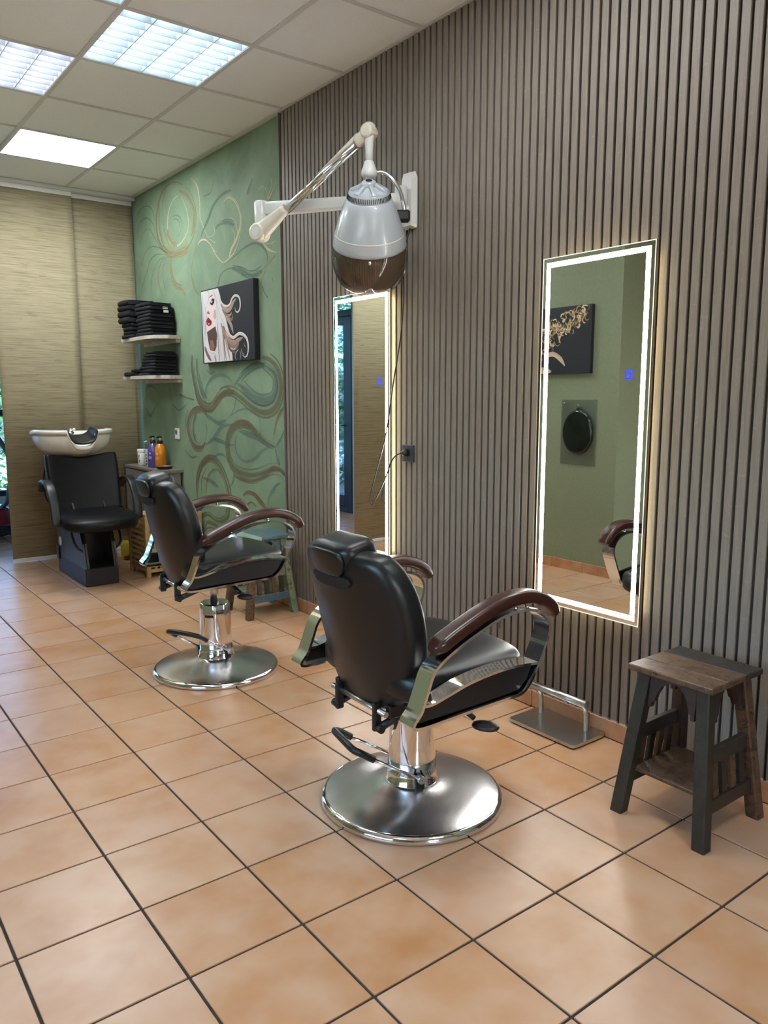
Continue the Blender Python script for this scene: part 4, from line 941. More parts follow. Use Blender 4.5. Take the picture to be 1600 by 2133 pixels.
cables()
def sockets():
    t = thing('wall_socket', 'black power socket on the slats with a plug in it', 'socket', (0, 1.443, 1.04))
    MB().box(-0.012, -0.0005, -0.042, 0.042, -0.0425, 0.0425, 0.002).build('plate', M['anthracite'], t, False)
    MB().lathe([(0.021, 0.0), (0.021, 0.0015), (0.018, 0.0018)], 24, (0, 0, 0), Matrix.Translation((-0.0118, 0.004, 0.006)) @ Matrix.Rotation(-PI/2, 4, 'Y')).build('socket_well', M['dark_slot'], t)
    MB().lathe([(0.017, 0.0), (0.017, 0.022), (0.010, 0.03), (0.004, 0.04)], 20, (0, 0, 0), Matrix.Translation((-0.012, 0.004, 0.003)) @ Matrix.Rotation(-PI/2, 4, 'Y')).build('plug', M['black_plastic'], t)
    t = thing('wall_socket', 'white power socket on the green mural beside the bottles', 'socket', (0.02, 4.378, 1.03))
    MB().box(-0.012, -0.0008, -0.04, 0.04, -0.044, 0.044, 0.004).build('plate', M['white_plastic'], t, False)
    MB().lathe([(0.021, 0.0), (0.021, 0.0006), (0.017, 0.0008)], 24, (0,0,0), Matrix.Translation((-0.0121, 0.01, 0.012)) @ Matrix.Rotation(-PI/2, 4, 'Y')).build('socket_well', M['hose_grey'], t)
sockets()

# ---------------------------------------------------------------- stools of reclaimed wood
def stool(name_label, x, y, rz, pal):
    t = thing('wooden_stool', name_label, 'stool', (x, y, 0), rz, 'reclaimed wood stools')
    zt = 0.49
    # top of three boards
    bw = (-0.145, -0.055, 0.045, 0.145)
    for k in range(3):
        MB().box(bw[k]+0.0006, bw[k+1]-0.0006, -0.142, 0.142, zt-0.02, zt, 0.003).build('top_board', M[pal['top'][k]], t, False)
    # splayed legs
    k = 0
    for sx in (-1, 1):
        for sy in (-1, 1):
            b0 = Vector((sx*0.155, sy*0.143, 0)); b1 = Vector((sx*0.098, sy*0.098, zt-0.02)); w = 0.021
            R = [[p+Vector((a, b, 0)) for a, b in ((-w, -w+0.004), (-w+0.004, -w), (w-0.004, -w), (w, -w+0.004), (w, w-0.004), (w-0.004, w), (-w+0.004, w), (-w, w-0.004))] for p in (b0, b1)]
            MB().rings(R, flat=True).build('leg', M[pal['leg'][k]], t, False); k += 1
    at = lambda z: (0.155-0.057*z/0.47, 0.143-0.045*z/0.47)
    # arched brackets under the top on all four sides
    zb = zt-0.0205
    arch = [(-1, 0), (-1, -0.105), (-0.86, -0.105), (-0.84, -0.09), (-0.74, -0.085), (-0.68, -0.065), (-0.5, -0.035), (-0.25, -0.018), (0, -0.014), (0.25, -0.018), (0.5, -0.035), (0.68, -0.065), (0.74, -0.085), (0.84, -0.09), (0.86, -0.105), (1, -0.105), (1, 0)]
    for sy in (-1, 1):
        f = lambda yo: (lambda p: (p[0]*0.078, sy*(0.102+yo-p[1]*0.09), zb+p[1]))
        MB().prism(arch, f(-0.009), f(0.009)).build('apron', M[pal['apron']], t, False)
    for sx in (-1, 1):
        f = lambda xo: (lambda p: (sx*(0.102+xo-p[1]*0.11), p[0]*0.078, zb+p[1]))
        MB().prism(arch, f(-0.009), f(0.009)).build('apron', M[pal['apron']], t, False)
    # rails with uprights on the two short sides, shelf between
    for sy in (-1, 1):
        for z, h, mt in ((0.262, 0.024, pal['rail'][0]), (0.115, 0.022, pal['rail'][1])):
            hx, hy = at(z); MB().box(-hx+0.018, hx-0.018, sy*hy-0.010, sy*hy+0.010, z-h, z+h, 0.002).build('rail', M[mt], t, False)
        for kx in (-0.075, -0.025, 0.025, 0.075):
            y0, y1 = at(0.13)[1], at(0.245)[1]
            R = [[(kx+a, sy*yy+b, z) for a, b in ((-0.014, -0.006), (0.014, -0.006), (0.014, 0.006), (-0.014, 0.006))] for yy, z in ((y0, 0.135), (y1, 0.242))]
            MB().rings(R, flat=True).build('upright', M[pal['upright'][int((kx+0.08)/0.05) % len(pal['upright'])]], t, False)
    hx, hy = at(0.15); MB().box(-hx+0.012, hx-0.012, -hy+0.012, hy-0.012, 0.138, 0.15, 0.002).build('shelf_board', M[pal['shelf']], t, False)
stool('dark reclaimed wood stool standing by the front mirror', -0.262, -0.288, 0, dict(top=('old_brown', 'old_brown', 'old_dark'), leg=('old_teal', 'old_teal', 'old_brown', 'old_red'), apron='old_red', rail=('old_dark', 'old_teal'), upright=('old_brown', 'old_dark'), shelf='old_brown'))
stool('blue and green painted reclaimed stool behind the far barber chair', -0.195, 2.66, 0, dict(top=('old_mint', 'old_blue', 'old_blue'), leg=('old_brown', 'old_brown', 'old_green', 'old_green'), apron='old_blue', rail=('old_green', 'old_blue'), upright=('old_brown', 'old_red'), shelf='old_green'))

def footrest():
    t = thing('footrest', 'low brushed steel footrest on the floor under the front mirror', 'footrest', (-0.1, 0.385, 0))
    out = rrect(0.098, 0.168, 0.018, 4)
    MB().prism(out, lambda p: (p[0], p[1], 0.006), lambda p: (p[0], p[1], 0.018)).build('plate', M['satin_steel'], t, False)
    MB().prism([(a*0.96, b*0.97) for a, b in out], lambda p: (p[0], p[1], 0.0), lambda p: (p[0], p[1], 0.006)).build('rubber_pad', M['black_plastic'], t, False)
    MB().tube([(0.028, 0.185, 0.135), (0.028, -0.125, 0.135)], 0.0155, 20).build('bar', M['satin_steel'], t)
    for y in (0.125, -0.105):
        MB().tube([(0.055, y, 0.017), (0.054, y, 0.06), (0.048, y, 0.10), (0.034, y, 0.125)], 0.0095, 12, smooth=5).build('support', M['satin_steel'], t)
footrest()

# ---------------------------------------------------------------- shampoo chair
def shampoo_chair():
    ox, oy = -0.765, 4.28
    t = thing('shampoo_chair', 'black backwash chair with a white ceramic basin in front of the tan panels', 'shampoo chair', (ox, oy, 0))
    MB().box(-0.115, 0.115, -0.35, 0.34, 0.004, 0.13, 0.004).build('plinth', M['plinth_navy'], t, False)
    side = [(-0.35, 0.13), (-0.305, 0.30), (-0.20, 0.47), (-0.02, 0.66), (0.06, 0.86), (0.30, 0.86), (0.32, 0.62), (0.325, 0.13)]
    for s in (-1, 1):
        o = MB().prism(side, lambda p: (s*0.115, p[0], p[1]), lambda p: (s*0.103, p[0], p[1])).build('side_panel', M['charcoal_body'], t, False)
        Mx = Matrix.Translation((s*0.1155, 0, 0)) @ Matrix.Rotation(s*PI/2, 4, 'Y')
        for yy, zz in ((0.25, 0.245), (0.22, 0.615)):
            MB().lathe([(0.034, -0.001), (0.034, 0.003), (0.03, 0.004)], 28, (0, 0, 0), Matrix.Translation((s*0.1155, yy, zz)) @ Matrix.Rotation(s*PI/2, 4, 'Y')).build('cover_disc', M['light_grey_disc'], o)
        MB().prism([(-0.352, 0.13), (-0.307, 0.302), (-0.202, 0.472), (-0.17, 0.46), (-0.275, 0.295), (-0.32, 0.13)], lambda p: (s*0.10, p[0], p[1]), lambda p: (s*0.085, p[0], p[1])).build('front_edge', M['black_metal'], t, False)
    m = MB(); m.box(-0.104, 0.104, 0.30, 0.315, 0.13, 0.84); m.box(-0.104, 0.104, -0.05, -0.04, 0.13, 0.60); m.build('rear_panel', M['charcoal_body'], t, False)
    # seat
    s = MB().cushion((0, -0.27, 0.475), (0.265, 0.27, 0.05), (0.5, 0.36), 44, 14, dome=0.012)
    for i, p in enumerate(s.v):
        x, y, z = p
        if y < -0.30: s.v[i] = (x, y+0.07*(abs(x)/0.25)**2*min(1, (-0.30-y)/0.2), z-0.03*min(1, (-0.30-y)/0.24))
    s.build('seat', M['vinyl'], t)
    # backrest slab leaning back
    lean = math.radians(17)
    def place(a, b, d): return (a, -0.08+b*math.sin(lean)-d*math.cos(lean)-0.03*(a/0.24)**2, 0.5+b*math.cos(lean)+d*math.sin(lean))
    ol = [(p.x, p.y) for p in catmull([(x, y, 0) for x, y in ((-0.205, 0.0), (0.205, 0.0), (0.235, 0.03), (0.248, 0.2), (0.252, 0.40), (0.225, 0.43), (0.1, 0.415), (0.0, 0.405), (-0.1, 0.415), (-0.225, 0.43), (-0.252, 0.40), (-0.248, 0.2), (-0.235, 0.03))], 4, True)]
    MB().pad(ol, place, 0.075, 0.026, 0.004, 0.0, steps=4).build('backrest', M['vinyl'], t)
    # arms: flat hoops
    for sg in (-1, 1):
        P = catmull([(sg*0.275, 0.02, 0.66), (sg*0.285, -0.06, 0.725), (sg*0.285, -0.15, 0.735), (sg*0.285, -0.24, 0.70), (sg*0.285, -0.30, 0.62), (sg*0.283, -0.325, 0.52), (sg*0.28, -0.33, 0.455)], 6)
        MB().sweep(P, rrect(0.033, 0.013, 0.012, 3), (1, 0, 0)).build('arm', M['black_plastic'], t)
        MB().tube([(sg*0.10, -0.17, 0.425), (sg*0.16, -0.22, 0.40), (sg*0.155, -0.30, 0.29), (sg*0.09, -0.30, 0.235)], 0.008, 8, smooth=4).build('seat_strut', M['black_metal'], t)
        MB().box(min(sg*0.10, sg*0.285), max(sg*0.10, sg*0.285), -0.345, -0.31, 0.445, 0.455).build('arm_bracket', M['black_metal'], t, False)
    # basin
    N = 64; cx, cy = 0.0, 0.19
    def rad(a):
        c, s_ = math.cos(a), math.sin(a)      # s_<0: front (towards the seat)
        rx, ry = 0.262, (0.27 if s_ < 0 else 0.40)
        e = 2.4; return 1/((abs(c)/rx)**e+(abs(s_)/ry)**e)**(1/e)
    def rimz(a):
        dx = math.cos(a)*rad(a); n = 0
        if math.sin(a) < 0: n = 0.115*max(0, 1-(abs(dx)/0.10)**4) if abs(dx) < 0.10 else 0
        return 1.085-0.05*max(0, math.sin(a))*0.6-n
    R = []
    def ring(k, fz): return [(cx+math.cos(2*PI*j/N)*rad(2*PI*j/N)*k, cy+math.sin(2*PI*j/N)*rad(2*PI*j/N)*k, fz(2*PI*j/N)) for j in range(N)]
    for u in (0.30, 0.45, 0.6, 0.72, 0.82, 0.90, 0.95, 0.98, 0.995, 1.0):
        q_ = (u-0.3)/0.7; h = 0.86*(1-(1-q_**2.6)**(1/2.0))
        R.append(ring(u, lambda a, h=h: 0.895+(rimz(a)-0.895)*min(1, h)))
    R.append(ring(1.0, lambda a: rimz(a)-0.032)); R.append(ring(1.03, lambda a: rimz(a)-0.03)); R.append(ring(1.05, lambda a: rimz(a)-0.022)); R.append(ring(1.05, lambda a: rimz(a)-0.008)); R.append(ring(1.03, lambda a: rimz(a)))
    R.append(ring(0.95, lambda a: rimz(a))); R.append(ring(0.90, lambda a: rimz(a)-0.012))
    for u, z in ((0.86, 0.06), (0.74, 0.12), (0.5, 0.155), (0.2, 0.165)): R.append(ring(u, lambda a, z=z: max(0.915, rimz(a)-z)))
    b = MB().rings(R).build('basin', M['ceramic'], t)
    # black neck rest in the notch
    P = catmull([(-0.105, -0.075, 1.075), (-0.085, -0.078, 1.02), (-0.05, -0.08, 0.995), (0, -0.08, 0.988), (0.05, -0.08, 0.995), (0.085, -0.078, 1.02), (0.105, -0.075, 1.075)], 5)
    nr = MB(); NR = []
    for dy, dz, k in ((-0.012, -0.006, 1.0), (-0.016, 0.004, 1.0), (-0.006, 0.012, 0.97), (0.05, 0.02, 0.95), (0.11, 0.045, 0.94), (0.15, 0.06, 0.93), (0.152, 0.03, 0.93), (0.05, -0.01, 0.98)):
        NR.append([(p.x*k, p.y+dy, min(p.z+dz, 1.10)) for p in P])
    NR.append(NR[0]); nr.rings([list(r) for r in zip(*NR[:-1])]); nr.build('neck_rest', M['black_plastic'], t)
    MB().lathe([(0.028, 1.0), (0.026, 1.05), (0.015, 1.06)], 20, (0.06, 0.45, 0)).build('mixer_tap', M['chrome'], t)
    MB().tube([(0.06, 0.45, 1.05), (0.06, 0.42, 1.085), (0.06, 0.35, 1.075)], 0.010, 10, smooth=4).build('spout', M['chrome'], t)
    MB().tube([(-0.21, 0.10, 0.88), (-0.235, 0.12, 0.75), (-0.225, 0.15, 0.60), (-0.16, 0.22, 0.50), (-0.12, 0.28, 0.42)], 0.006, 8, smooth=5).build('hose', M['black_plastic'], t)
    MB().box(-0.125, -0.116, 0.28, 0.34, 0.10, 0.20, 0.003).build('valve_box', M['black_plastic'], t, False)
shampoo_chair()

# ---------------------------------------------------------------- sideboard, crate and what stands on them
def sideboard():
    t = thing('sideboard', 'narrow grey wood sideboard along the green wall holding bottles', 'sideboard', (-0.075, 4.70, 0))
    MB().box(-0.085, 0.0745, -0.39, 0.39, 0.04, 0.728, 0.002).build('body', M['grey_oak'], t, False)
    MB().box(-0.098, 0.0945, -0.405, 0.40, 0.728, 0.751, 0.002).build('top_board', M['grey_oak'], t, False)
    for k in range(2):
        d = MB().box(-0.097, -0.0855, -0.385+k*0.387, -0.005+k*0.387, 0.06, 0.715, 0.002).build('door', M['grey_oak'], t, False)
        MB().box(-0.104, -0.097, -0.06+k*0.09, -0.045+k*0.09, 0.36, 0.44, 0.002).build('handle', M['satin_steel'], d, False)
    for sx in (-0.07, 0.06):
        for sy in (-0.37, 0.37): MB().box(sx-0.012, sx+0.012, sy-0.012, sy+0.012, 0.0, 0.04).build('leg', M['grey_oak'], t, False)
sideboard()
def bottles():
    Z = 0.7515
    t = thing('jar', 'white plastic tub with a screw lid on the sideboard', 'jar', (-0.096, 4.87, Z))
    MB().lathe([(0.036, 0), (0.04, 0.004), (0.04, 0.105), (0.037, 0.11)], 32).build('body', M['white_plastic'], t)
    MB().lathe([(0.041, 0.108), (0.0425, 0.11), (0.0425, 0.132), (0.040, 0.136)], 32).build('lid', M['white_plastic'], t)
    m = MB()
    for k in range(5): a = 3.55+0.08*math.sin(k*2.1); m.box(-0.004-0.003*(k % 2), 0.004, -0.0006, 0.0006, -0.004, 0.005, M=Matrix.Translation((0.0402*math.cos(a), 0.0402*math.sin(a), 0.03+0.014*k)) @ Matrix.Rotation(a+PI/2, 4, 'Z'))
    m.build('printing', M['ink'], t, False)
    t = thing('spray_bottle', 'slim clear and silver foam bottle behind the purple one', 'bottle', (-0.099, 4.735, Z))
    MB().lathe([(0.022, 0), (0.024, 0.004), (0.024, 0.125), (0.018, 0.142), (0.014, 0.146)], 24).build('body', M['dryer_silver'], t)
    MB().lathe([(0.017, 0.144), (0.017, 0.178), (0.015, 0.18)], 20).build('collar', M['bottle_clear'], t)
    MB().tube([(0, 0, 0.178), (0, 0, 0.203), (-0.012, -0.006, 0.208), (-0.032, -0.014, 0.202)], 0.006, 8).build('nozzle', M['white_plastic'], t)
    m = MB()
    for k in range(4): a = 3.7; m.box(-0.005, 0.005, -0.0005, 0.0005, -0.006, 0.007, M=Matrix.Translation((0.0243*math.cos(a), 0.0243*math.sin(a), 0.02+0.025*k)) @ Matrix.Rotation(a+PI/2, 4, 'Z'))
    m.build('printing', M['ink'], t, False)
    for nm, x, y, mt, lab in (('purple', -0.085, 4.655, 'purple', 'purple pump bottle standing behind the orange one'), ('orange', -0.062, 4.56, 'orange', 'large glossy orange pump bottle on the sideboard')):
        t = thing('pump_bottle', lab, 'bottle', (x, y, Z), 0, 'pump bottles on the sideboard')
        MB().lathe([(0.040, 0), (0.0445, 0.006), (0.0445, 0.135), (0.042, 0.155), (0.034, 0.175), (0.021, 0.192), (0.018, 0.196)], 36).build('body', M[mt], t)
        MB().lathe([(0.022, 0.194), (0.023, 0.197), (0.023, 0.218), (0.020, 0.221)], 28).build('collar', M['black_plastic'], t)
        MB().lathe([(0.0075, 0.22), (0.0075, 0.242)], 14).build('pump_stem', M['white_plastic'], t)
        MB().tube([(0.012, 0.006, 0.246), (0, 0, 0.247), (-0.018, -0.008, 0.248), (-0.032, -0.016, 0.243)], [0.010, 0.005], 10).build('pump_head', M['black_plastic'], t)
        a = 3.75; MB().lathe([(0.008, 0), (0.008, 0.0008)], 20, (0, 0, 0), Matrix.Translation((0.0443*math.cos(a), 0.0443*math.sin(a), 0.115)) @ Matrix.Rotation(a, 4, 'Z') @ Matrix.Rotation(PI/2, 4, 'Y')).build('label_dot', M['label_pink'], t)
        m = MB()
        for k, w in enumerate((0.012, 0.016, 0.014)): m.box(-w, w, -0.0005, 0.0005, -0.0015, 0.0015, M=Matrix.Translation((0.0446*math.cos(a), 0.0446*math.sin(a), 0.088-0.008*k)) @ Matrix.Rotation(a+PI/2, 4, 'Z'))
        m.build('printing', M['label_pink'], t, False)
    t = thing('dish', 'shallow dark wooden dish in front of the orange bottle', 'dish', (-0.082, 4.435, Z))
    MB().lathe([(0.048, 0), (0.056, 0.004), (0.066, 0.022), (0.0665, 0.024)], 36, cap1=False).build('bowl', M['dark_wood'], t)
    MB().lathe([(0.064, 0.0235), (0.052, 0.008), (0.02, 0.007)], 36, cap0=False).build('inside', M['old_tan'], t)
bottles()
def crate():
    x0, x1, y0, y1, h = -0.425, -0.015, 3.955, 4.285, 0.46
    t = thing('lattice_crate', 'pale wooden lattice laundry crate behind the far barber chair', 'crate', ((x0+x1)/2, (y0+y1)/2, 0))
    hx, hy = (x1-x0)/2, (y1-y0)/2
    for sx in (-1, 1):
        for sy in (-1, 1): MB().box(sx*hx-0.016, sx*hx+0.016, sy*hy-0.016, sy*hy+0.016, 0, h, 0.003).build('post', M['pale_wood'], t, False)
    def lattice(axis, s):
        L = hx if axis == 'x' else hy; n = 9 if axis == 'x' else 7; m = MB(); w = 0.010
        def bx(a0, a1, z0, z1, d):
            o = s*(hy if axis == 'x' else hx)
            if axis == 'x': m.box(a0, a1, o-0.007+d, o+0.007+d, z0, z1)
            else: m.box(o-0.007+d, o+0.007+d, a0, a1, z0, z1)
        a0, a1 = -L+0.016, L-0.016; z0, z1 = 0.05, h-0.02
        bx(a0, a1, z0-0.012, z0+0.012, 0); bx(a0, a1, z1-0.012, z1+0.012, 0)
        for k in range(1, n): a = a0+(a1-a0)*k/n; bx(a-w, a+w, z0+0.012, z1-0.012, 0.0035)
        nz = 10
        for k in range(1, nz): z = z0+(z1-z0)*k/nz; bx(a0, a1, z-w, z+w, -0.0035)
        m.build('lattice_side', M['pale_wood'], t, False)
    for s in (-1, 1): lattice('x', s); lattice('y', s)
    MB().box(-hx+0.017, hx-0.017, -hy+0.017, hy-0.017, h-0.02, h-0.004).build('lid', M['pale_wood'], t, False)
    MB().box(-hx+0.01, hx-0.01, -hy+0.01, hy-0.01, 0.05, 0.06).build('bottom_board', M['pale_wood'], t, False)
    R = random.Random(3); m = MB().cushion((0, 0, 0.08), (0.035, 0.05, 0.08), 0.8, 20, 12)
    for i, p in enumerate(m.v): m.v[i] = (p[0]*(1+R.uniform(-.15, .15)), p[1]*(1+R.uniform(-.12, .12)), max(0.0, p[2]+R.uniform(-.006, .006)))
    tt = tag(m.build('cloth_bag', M['yellow_cloth'], loc=(-0.325, 4.72, 0.0)), 'small yellow cloth bag hanging between basin chair and crate', 'bag')
    MB().cushion((0.0, -0.03, 0.03), (0.03, 0.02, 0.012), 0.8, 12, 8).build('red_print', M['red_body'], tt)
crate()
def vacuum():
    t = thing('vacuum_cleaner', 'dark red vacuum cleaner with a grey hose, cut by the picture edge', 'vacuum cleaner', (-0.98, 6.45, 0))
    b = MB().cushion((0, 0, 0.17), (0.15, 0.20, 0.15), 0.55, 36, 16); b.build('body', M['red_body'], t)
    MB().box(-0.13, 0.13, -0.20, -0.17, 0.05, 0.15, 0.01).build('grille_plate', M['hose_grey'], t, False)
    for k in range(6): MB().box(-0.12, 0.12, -0.204, -0.2, 0.06+k*0.014, 0.067+k*0.014).build('grille_slat', M['dark_slot'], t, False)
    for s in (-1, 1): MB().tube([(s*0.15, 0.06, 0.09), (s*0.175, 0.06, 0.09)], 0.09, 24).build('wheel', M['black_plastic'], t)
    MB().tube([(0.04, -0.12, 0.29), (0.09, -0.20, 0.36), (0.12, -0.20, 0.50), (0.16, -0.14, 0.62), (0.15, -0.06, 0.80), (0.05, 0.0, 0.98), (-0.1, 0.02, 0.92), (-0.2, 0.06, 0.5), (-0.22, 0.08, 0.05)], 0.021, 14, smooth=8).build('hose', M['hose_grey'], t)
    MB().tube([(0.0, -0.12, 0.26), (0.04, -0.13, 0.31)], 0.032, 16).build('hose_socket', M['light_grey_disc'], t)
vacuum()

# ---------------------------------------------------------------- wall shelves with folded towels
def wall_shelf(label, z):
    t = thing('wall_shelf', label, 'shelf', (0.02, 4.62, z), 0, 'whitewashed wall shelves')
    out = [(-0.0006, -0.37), (-0.10, -0.37), (-0.19, -0.30), (-0.222, -0.20), (-0.222, 0.10), (-0.21, 0.22), (-0.225, 0.32), (-0.20, 0.36), (-0.0006, 0.36)]
    MB().prism(out, lambda p: (p[0], p[1], -0.026), lambda p: (p[0], p[1], 0)).build('board', M['whitewash'], t, False)
    MB().box(-0.035, -0.0006, -0.36, 0.33, -0.055, -0.0262, 0.002).build('cleat', M['whitewash'], t, False)
wall_shelf('upper whitewashed shelf with two towel stacks', 1.785); wall_shelf('lower whitewashed shelf with one low towel stack', 1.484)
ORD = ['top', 'second', 'third', 'fourth', 'fifth', 'sixth', 'seventh', 'eighth', 'ninth', 'tenth']
def towel(label, x, y, z, wx, wy, th, seed, group, rot=0.0, roll=False):
    R = random.Random(seed); m = MB(); h = th/2
    # profile across x: two layers joined by a soft fold at the front (-x)
    prof = []; n = 8
    for k in range(n+1): a = PI/2+PI*k/n; prof.append((-wx/2+h*0.9+math.cos(a)*h, h+math.sin(a)*h*0.98))
    prof += [(0.0, 0.0), (wx/2-0.004, 0.0), (wx/2, h*0.35), (wx/2-0.004, h*0.92), (wx/2-0.03, h), (wx/2-0.004, h*1.08), (wx/2, h*1.65), (wx/2-0.004, th), (0, th)]
    Rg = []; N = 10
    for i in range(N+1):
        s = i/N; y_ = -wy/2+wy*s; e = 1-0.10*(abs(2*s-1)**6); ring = []
        ph = R.uniform(0, 6)
        for q, (px, pz) in enumerate(prof): ring.append((px*e+0.004*math.sin(s*5+seed), y_+0.003*math.sin(q), max(0.0, pz*(1-0.16*abs(2*s-1)**8)+0.0)))
        Rg.append(ring)
    m.rings(Rg)
    o = m.build('folded_towel', M['towel'], loc=(x, y, z), rot=(0, 0, rot)); return tag(o, label, 'towel', group)
def towels():
    z = 1.7855; R = random.Random(5)
    hs = [0.030, 0.026, 0.027, 0.026, 0.028, 0.028, 0.027, 0.030, 0.028]
    for k, h in enumerate(hs):      # right stack, bottom to top
        n = len(hs)-1-k; o = towel('black folded towel, %s %s in the tag bearing stack on the upper shelf' % (ORD[n], 'one' if n else 'one'), -0.095+R.uniform(-.006, .006), 4.47+R.uniform(-.008, .008)+(0.02 if n < 3 else 0), z, 0.20-(0.01 if n < 3 else 0), 0.30+R.uniform(-.012, .012), h-0.0008, k, 'black towels on the upper shelf', R.uniform(-.04, .04))
        if n in (1, 2): MB().box(-0.02, 0.02, -0.0012, 0.0, 0.003, 0.021).build('side_tag', M['white_plastic'], o, False, (0.03, -0.155, 0.004))
        z += h
    z = 1.7855
    hs = [0.030, 0.029, 0.030, 0.030, 0.046, 0.050, 0.040, 0.040]
    for k, h in enumerate(hs):
        n = len(hs)-1-k; w = 0.20 if k < 4 else 0.225
        towel('black folded towel, %s one in the stack next to the tan panel' % ORD[n], -0.105-(0.012 if k >= 4 else 0)+R.uniform(-.006, .006), 4.80+R.uniform(-.006, .006), z, w, 0.25+(0.02 if k > 4 else 0), h-0.0008, k+20, 'black towels on the upper shelf', R.uniform(-.05, .05)); z += h
    z = 1.4845
    hs = [0.024, 0.024, 0.023, 0.024, 0.023, 0.023, 0.022, 0.020]
    for k, h in enumerate(hs):
        n = len(hs)-1-k
        towel('black folded towel, %s one in the stack on the lower shelf' % ORD[n], -0.09+R.uniform(-.004, .004), 4.475-0.011*k+R.uniform(-.008, .008), z, 0.185, 0.38-0.024*k+R.uniform(-.008, .008), h-0.0008, k+40, 'black towels on the lower shelf', R.uniform(-.05, .05)); z += h
    towel('small black folded cloth at the end of the lower shelf', -0.12, 4.83, 1.4845, 0.18, 0.14, 0.034, 61, 'black towels on the lower shelf', 0.2)
    towel('small black folded cloth lying on another at the lower shelf end', -0.10, 4.80, 1.4845+0.0345, 0.14, 0.11, 0.022, 62, 'black towels on the lower shelf', -0.1)
towels()

# ---------------------------------------------------------------- pictures
def ribbon(m, pts, w, col, put, taper=True):
    P = catmull([(a, b, 0) for a, b in pts], 6); n = len(P)
    for i, q in enumerate(P):
        t = (P[min(i+1, n-1)]-P[max(i-1, 0)]).normalized(); nn = Vector((-t.y, t.x, 0)); s = i/(n-1)
        k = w/2*(1 if not taper else min(1, 0.25+4*s, 0.15+3*(1-s)))
        for sg in (-1, 1):
            v = q+nn*(sg*k); m.col[len(m.v)] = col if sg > 0 else tuple(c*0.72 for c in col); m.v.append(put(v.x, v.y))
        if i: b = len(m.v)-4; m.f.append((b, b+1, b+3, b+2)); m.mi.append(0)
def canvas_woman():
    y0, y1, z0, z1 = 2.99, 3.775, 1.555, 2.062
    t = thing('canvas_picture', 'canvas print of a pale haired woman with red lips on the green mural', 'picture', (0.0, (y0+y1)/2, 0))
    yc = (y0+y1)/2
    MB().box(-0.02, 0.0192, y0-yc, y1-yc, z0, z1, 0.002).build('canvas', M['black_canvas'], t, False)
    k = [0]; m = MB()
    def put(a, b):
        a = max(0.03, min(0.80, a)); b = max(0.003, min(0.503, b)); k[0] += 1
        return (-0.0202-0.000012*lay[0], 3.80-a-yc, 1.557+b)
    lay = [0]
    for c, p in CANVAS_POLY:
        lay[0] += 4; b = len(m.v)
        for a_, b_ in p: m.col[len(m.v)] = tuple(q**1.6 for q in c); m.v.append(put(a_, b_))
        m.f.append(tuple(range(b, len(m.v)))); m.mi.append(0)
    for c, w, p in CANVAS_RIB: lay[0] += 4; ribbon(m, p, w, tuple(q**1.6 for q in c), put)
    m.build('print', M['print'], t, False)
canvas_woman()
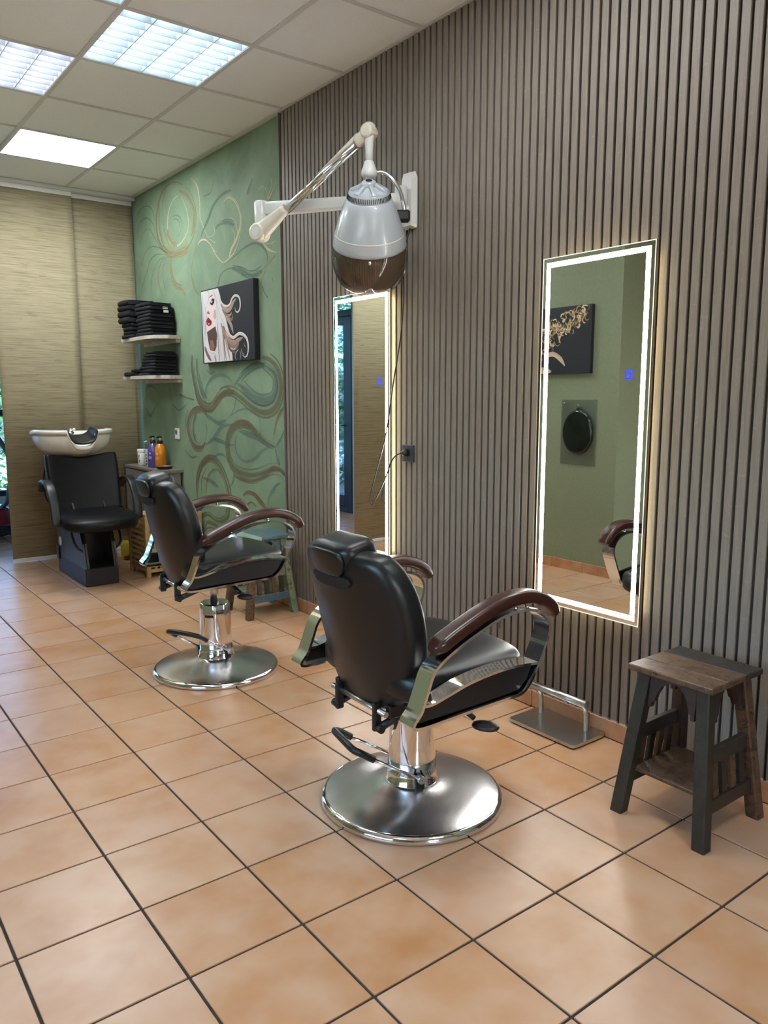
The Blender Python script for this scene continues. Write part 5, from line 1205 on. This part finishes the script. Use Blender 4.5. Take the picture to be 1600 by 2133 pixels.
def canvas_gold():
    xw = XP; y0, y1, z0, z1 = 2.10, 2.92, 1.486, 1.975; yc = (y0+y1)/2
    t = thing('canvas_picture', 'black canvas print with golden curls, seen in the front mirror', 'picture', (xw, yc, 0))
    MB().box(0.0006, 0.035, y0-yc, y1-yc, z0, z1, 0.002).build('canvas', M['black_canvas'], t, False)
    R = random.Random(11); m = MB(); lay = [0]
    def put(a, b): return (0.0352+0.00001*lay[0], a, b)
    for k in range(240):
        s = R.random(); a = -0.37+s*0.62; b = 1.93-s*0.30+R.uniform(-0.04-0.10*s, 0.04+0.10*s) ; a += R.uniform(-0.03, 0.03)
        if b > 1.965: b = 1.95
        r = R.uniform(0.008, 0.028); ph = R.uniform(0, 6.28); e = R.uniform(1.5, 3.6); lay[0] += 1
        c = R.choice([(0.72, 0.50, 0.26), (0.55, 0.36, 0.16), (0.9, 0.74, 0.48), (0.2, 0.12, 0.06)])
        ribbon(m, [(a+r*math.cos(ph+e*q/4), min(1.968, b+r*1.2*math.sin(ph+e*q/4))) for q in range(5)], R.uniform(0.005, 0.012), c, put)
    sk = (0.70, 0.50, 0.36); lay[0] += 3
    ribbon(m, [(0.02, 1.62), (-0.06, 1.635), (-0.13, 1.60), (-0.18, 1.545)], 0.035, sk, put); ribbon(m, [(0.14, 1.50), (0.04, 1.515), (-0.05, 1.505)], 0.05, sk, put)
    ribbon(m, [(0.2, 1.66), (0.15, 1.60), (0.12, 1.52)], 0.10, sk, put, False)
    m.build('print', M['print'], t, False)
canvas_gold()
def glass_and_hand_mirror():
    x = XP
    t = tag(MB().box(0.004, 0.009, -0.163, 0.163, 0.81, 1.295, 0.001).build('glass_sheet', M['hammered'], smooth=False, loc=(x, 2.21, 0)), 'hammered clear glass sheet fixed to the olive wall, seen in the mirror', 'glass sheet')
    for a in (-0.14, 0.14): MB().lathe([(0.006, 0), (0.006, 0.012)], 12, (0, 0, 0), Matrix.Translation((-0.0, a, 1.27)) @ Matrix.Rotation(PI/2, 4, 'Y')).build('fixing', M['chrome'], t)
    t = thing('hand_mirror', 'round glossy black hand mirror hanging on the glass sheet', 'mirror', (x+0.016, 2.205, 1.055))
    def disc(r0, r1, x0, x1): return MB().lathe([(r0-0.006, x0), (r0, x0+0.003), (r1, x1-0.004), (r1-0.012, x1)], 48, (0, 0, 0), Matrix.Scale(1.22, 4, (0, 0, 1)) @ Matrix.Rotation(PI/2, 4, 'Y'))
    disc(0.135, 0.134, 0.0, 0.018).build('disc', M['black_gloss'], t)
    MB().tube([(0.008, 0, 0.165), (0.008, 0, 0.185)], 0.012, 12).build('hanger', M['black_plastic'], t)
    MB().tube([(-0.0065, 0, 0.195), (0.012, 0, 0.195), (0.016, 0, 0.203)], 0.004, 8).build('hook', M['chrome'], t)
glass_and_hand_mirror()
